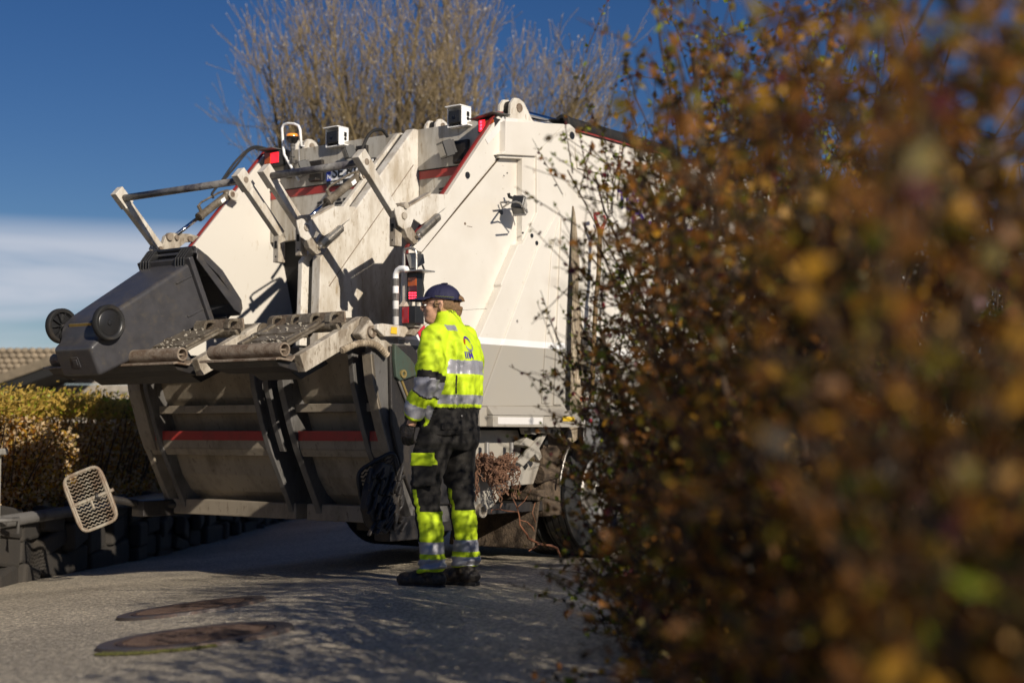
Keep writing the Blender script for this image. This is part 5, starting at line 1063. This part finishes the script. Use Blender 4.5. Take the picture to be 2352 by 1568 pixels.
mb.prism([H0(P0[0], 24.3, P0[2]-.02), H0(P1_[0], 24.3, P1_[2]-.02), H0(P1_[0], 24.3, P1_[2]-d0), H0(P0[0], 24.3, P0[2]-d0)], [H0(P0[0], 24.42, P0[2]-.02), H0(P1_[0], 24.42, P1_[2]-.02), H0(P1_[0], 24.42, P1_[2]-d0), H0(P0[0], 24.42, P0[2]-d0)]); mb.build('fascia', 'fascia', hs)
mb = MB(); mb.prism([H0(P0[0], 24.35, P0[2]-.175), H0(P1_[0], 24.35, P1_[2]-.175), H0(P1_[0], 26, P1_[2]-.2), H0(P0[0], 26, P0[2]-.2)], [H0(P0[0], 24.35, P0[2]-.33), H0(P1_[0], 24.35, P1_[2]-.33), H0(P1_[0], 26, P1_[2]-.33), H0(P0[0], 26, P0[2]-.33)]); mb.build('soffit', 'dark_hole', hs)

# ---------------------------------------------------------------- big bare tree behind the truck
tr = thing('bare_tree', 'large leafless many-stemmed tree standing behind the truck', 'tree', (-2.0, 25, -.1)); tr0 = np.array([-2.0, 25, -.1]); random.seed(11)
SEG = []; TW = []; BUD = []
def rnd(): return V3((random.gauss(0, 1), random.gauss(0, 1), random.gauss(0, 1)))
def grow(p, d, r, ln, lvl):
    step = .30 if lvl < 2 else .17; n = max(2, int(ln/step))
    for k in range(n):
        f = k/n; d = (d+rnd()*(.05 if lvl == 0 else .10 if lvl == 1 else .13)+V3((0, 0, .05 if lvl else .03))).normalized(); q = p+d*step; r1 = max(.0045, r*(1-.85*(k+1)/n) if lvl else r*(1-.8*(k+1)/n))
        r0 = max(.0045, r*(1-.85*k/n)); (SEG if lvl < 2 else TW).append((*p, *q, r0, r1))
        if lvl == 0 and f > .12:
            for _ in range(2 if random.random() < .8 else 1): s_ = (d+rnd()*.38); s_.z = abs(s_.z)*.8+.35; grow(q, s_.normalized(), r1*.55, random.uniform(.9, 2.0)*(1.15-.5*f), 1)
        elif lvl == 1 and k > 0:
            for _ in range(3 if random.random() < .5 else 2): s_ = (d+rnd()*.42+V3((0, 0, .35))); grow(q, s_.normalized(), max(.005, r1*.6), random.uniform(.35, .85), 2)
        elif lvl == 2 and random.random() < .5: BUD.append((*q, *(d+rnd()*.5)))
        p = q
    if lvl >= 1: BUD.append((*p, *d))
for k in range(50):
    a = random.uniform(0, 2*math.pi); rr = math.sqrt(random.random())
    lean = V3((math.cos(a)*rr*.58+.06, math.sin(a)*rr*.42, 1)).normalized()
    grow(V3((math.cos(a)*rr*.9, math.sin(a)*rr*.7, .9+.6*rr)), lean, random.uniform(.045, .08), random.uniform(6.8, 9.2)*(1-.34*rr), 0)
for sx in (1, 1, 1):
    grow(V3((sx*.3, 0, 2.2)), V3((sx*.8, random.uniform(-.3, .3), random.uniform(.75, 1.1))).normalized(), .06, 5.0, 0)
SEG = np.array(SEG); TW = np.array(TW); BUD = np.array(BUD)
print('tree', len(SEG), len(TW), len(BUD))
mb = MB(); mb.tube([(0, 0, -.3), (0, 0, .5), (.05, 0, 1.4)], [.5, .42, .45], 16)
for k in range(12):
    a = k*.52; mb.tube([(0, 0, .8), (math.cos(a)*.5, math.sin(a)*.4, 1.5)], [.16, .09], 8)
mb.build('trunk', 'bark_olive', tr, smooth=True)
sticks('branches', SEG, ['bark_olive'], None, tr, 6); cw = sticks('crown', TW, ['twig_grey', 'bark_olive'], rng.choice(2, len(TW), p=[.75, .25]), tr, 3)
leafcloud('buds', BUD[:, :3], BUD[:, 3:], .032, .018, ['bud', 'twig_grey'], [.45, .55], tr)
# ---------------------------------------------------------------- foreground hedge on the right
def in_hedge(n, x0, x1, y0, y1, zt, fn=None):
    x = rng.uniform(x0, x1, n); y = rng.uniform(y0, y1, n); z = rng.uniform(-.1, zt, n); return np.stack([x, y, z], 1)
def hedge(name, label, loc, X0, X1, Y0, Y1, ZT, ntw, lpt, mats, wts, ll, lw, edge, nstem, seed):
    """stems > twigs > leaves; edge(y,z) gives the ragged left boundary, dens(x,y,z) the keep chance"""
    r = np.random.default_rng(seed); t = thing(name, label, 'hedge' if 'hedge' in name else 'bush', loc); o = np.array(loc)
    P = np.stack([r.uniform(X0, X1, ntw*3), r.uniform(Y0, Y1, ntw*3), r.uniform(0, 1, ntw*3)], 1); P[:, 2] = .1+P[:, 2]*(ZT(P[:, 1])-.1)
    h = P[:, 2]/ZT(P[:, 1]); keep = (P[:, 0] > edge(P[:, 1], P[:, 2])) & (r.random(len(P)) < np.where(P[:, 1] < 2.4, np.clip(1.9-1.7*h, .2, 1), np.clip(1.8-1.85*h, .10, 1)*.8))
    nz_ = np.array([mnoise.noise(V3((a*3.2, b_*3.2, c*2.6))) for a, b_, c in P]); keep &= (nz_ > -.04+.25*(h-.5))
    P = P[keep][:ntw]; n = len(P); D = r.normal(size=(n, 3))*.55; D[:, 2] += .55+.3*h[keep][:ntw]; D[:, 0] -= .2*(P[:, 0] < X0+.5); D /= np.linalg.norm(D, axis=1, keepdims=True)
    Ln = r.uniform(.14, .36, n)
    sg = np.concatenate([P, P+D*Ln[:, None], np.full((n, 1), .0028), np.full((n, 1), .0012)], 1)
    # stems
    ns = nstem; b0 = np.stack([r.uniform(X0+.2, X1, ns), r.uniform(Y0, Y1, ns), np.zeros(ns)], 1); SG = []
    for b_ in b0:
        zt = ZT(np.array([b_[1]]))[0]*r.uniform(.6, 1.0); p = b_.copy(); d = np.array([r.normal(0, .18), r.normal(0, .15), 1.]); rad = r.uniform(.006, .018); k = 0
        while p[2] < zt and k < 24 and p[0] > edge(p[1], p[2])+.05:
            d = d+r.normal(0, .12, 3); d[2] = max(d[2], .8); q = p+d/np.linalg.norm(d)*.16; r1 = rad*.94; SG.append((*p, *q, rad, r1)); rad = r1; p = q; k += 1
    SG = np.array(SG); allseg = np.concatenate([SG, sg]); allseg[:, :3] -= o; allseg[:, 3:6] -= o; sticks('branches', allseg, ['bark_brown'], None, t, 4)
    f = r.random((n, lpt)); LP_ = (P[:, None, :]+D[:, None, :]*(f*Ln[:, None])[:, :, None]).reshape(-1, 3)-o; LD_ = np.repeat(D, lpt, 0)*.5+r.normal(size=(n*lpt, 3))*.7
    print(name, n, len(LP_)); leafcloud('leaves', LP_, LD_, ll, lw, mats, wts, t); return t, P, D
zt = lambda y: np.interp(y, [0, 1, 2, 3, 4, 5, 6], [1.2, 1.32, 1.58, 1.85, 2.2, 2.6, 2.8])
edge = lambda y, z: .39+.10*np.sin(y*5+z*4)+.05*np.sin(z*11+y*3)+np.where(z > 1.9, (z-1.9)*.05, 0)
DEN = 'near'
hedge('tall_hedge', 'tall unclipped brown autumn hedge close to the camera, filling the right side', (.8, 3, .25), .33, 1.05, .95, 5.6, zt, 5000, 10, ['leaf_brown', 'leaf_ochre', 'leaf_olive', 'leaf_dark', 'leaf_maroon', 'leaf_green'], [.42, .13, .22, .17, .03, .03], .034, .023, edge, 44, 5)
# leafier bush with red berries at the far end
edge2 = lambda y, z: .36+.12*np.sin(y*6+z*5)+.08*np.sin(z*9-y*4)+np.where(z > 1.7, (z-1.7)*.10, 0)
zt2 = lambda y: np.interp(y, [5, 6, 6.9], [2.8, 2.75, 2.5])
bt, P, D = hedge('berry_bush', 'small-leaved green and maroon bush with red berries between the worker and the tall hedge', (.6, 6.2, .2), .18, 1.5, 5.3, 6.5, zt2, 3300, 12, ['leaf_green', 'leaf_olive', 'leaf_maroon', 'leaf_dark', 'leaf_brown', 'leaf_lime'], [.26, .26, .16, .14, .14, .04], .024, .016, edge2, 50, 9)
mb = MB(); ii = np.random.default_rng(4).choice(len(P), 90, replace=False)
for i_ in ii: mb.ell(tuple(P[i_]+D[i_]*.12-np.array([.6, 6.2, .2])), (.009, .009, .010), 6)
mb.build('berries', 'berry', bt, smooth=True)
# brown shrub farther right behind the hedge row
edge3 = lambda y, z: y*0+1.15+.2*np.sin(y*3+z*3)
zt3 = lambda y: np.interp(y, [5, 7, 9], [2.2, 2.3, 2.4])
hedge('back_hedge', 'brown twiggy hedge standing behind the near one at the right picture edge', (2.4, 7, .2), 1.1, 3.6, 6.2, 8.0, zt3, 5200, 8, ['leaf_brown', 'leaf_ochre', 'leaf_olive', 'leaf_dark'], [.4, .2, .2, .2], .045, .030, edge3, 120, 21)
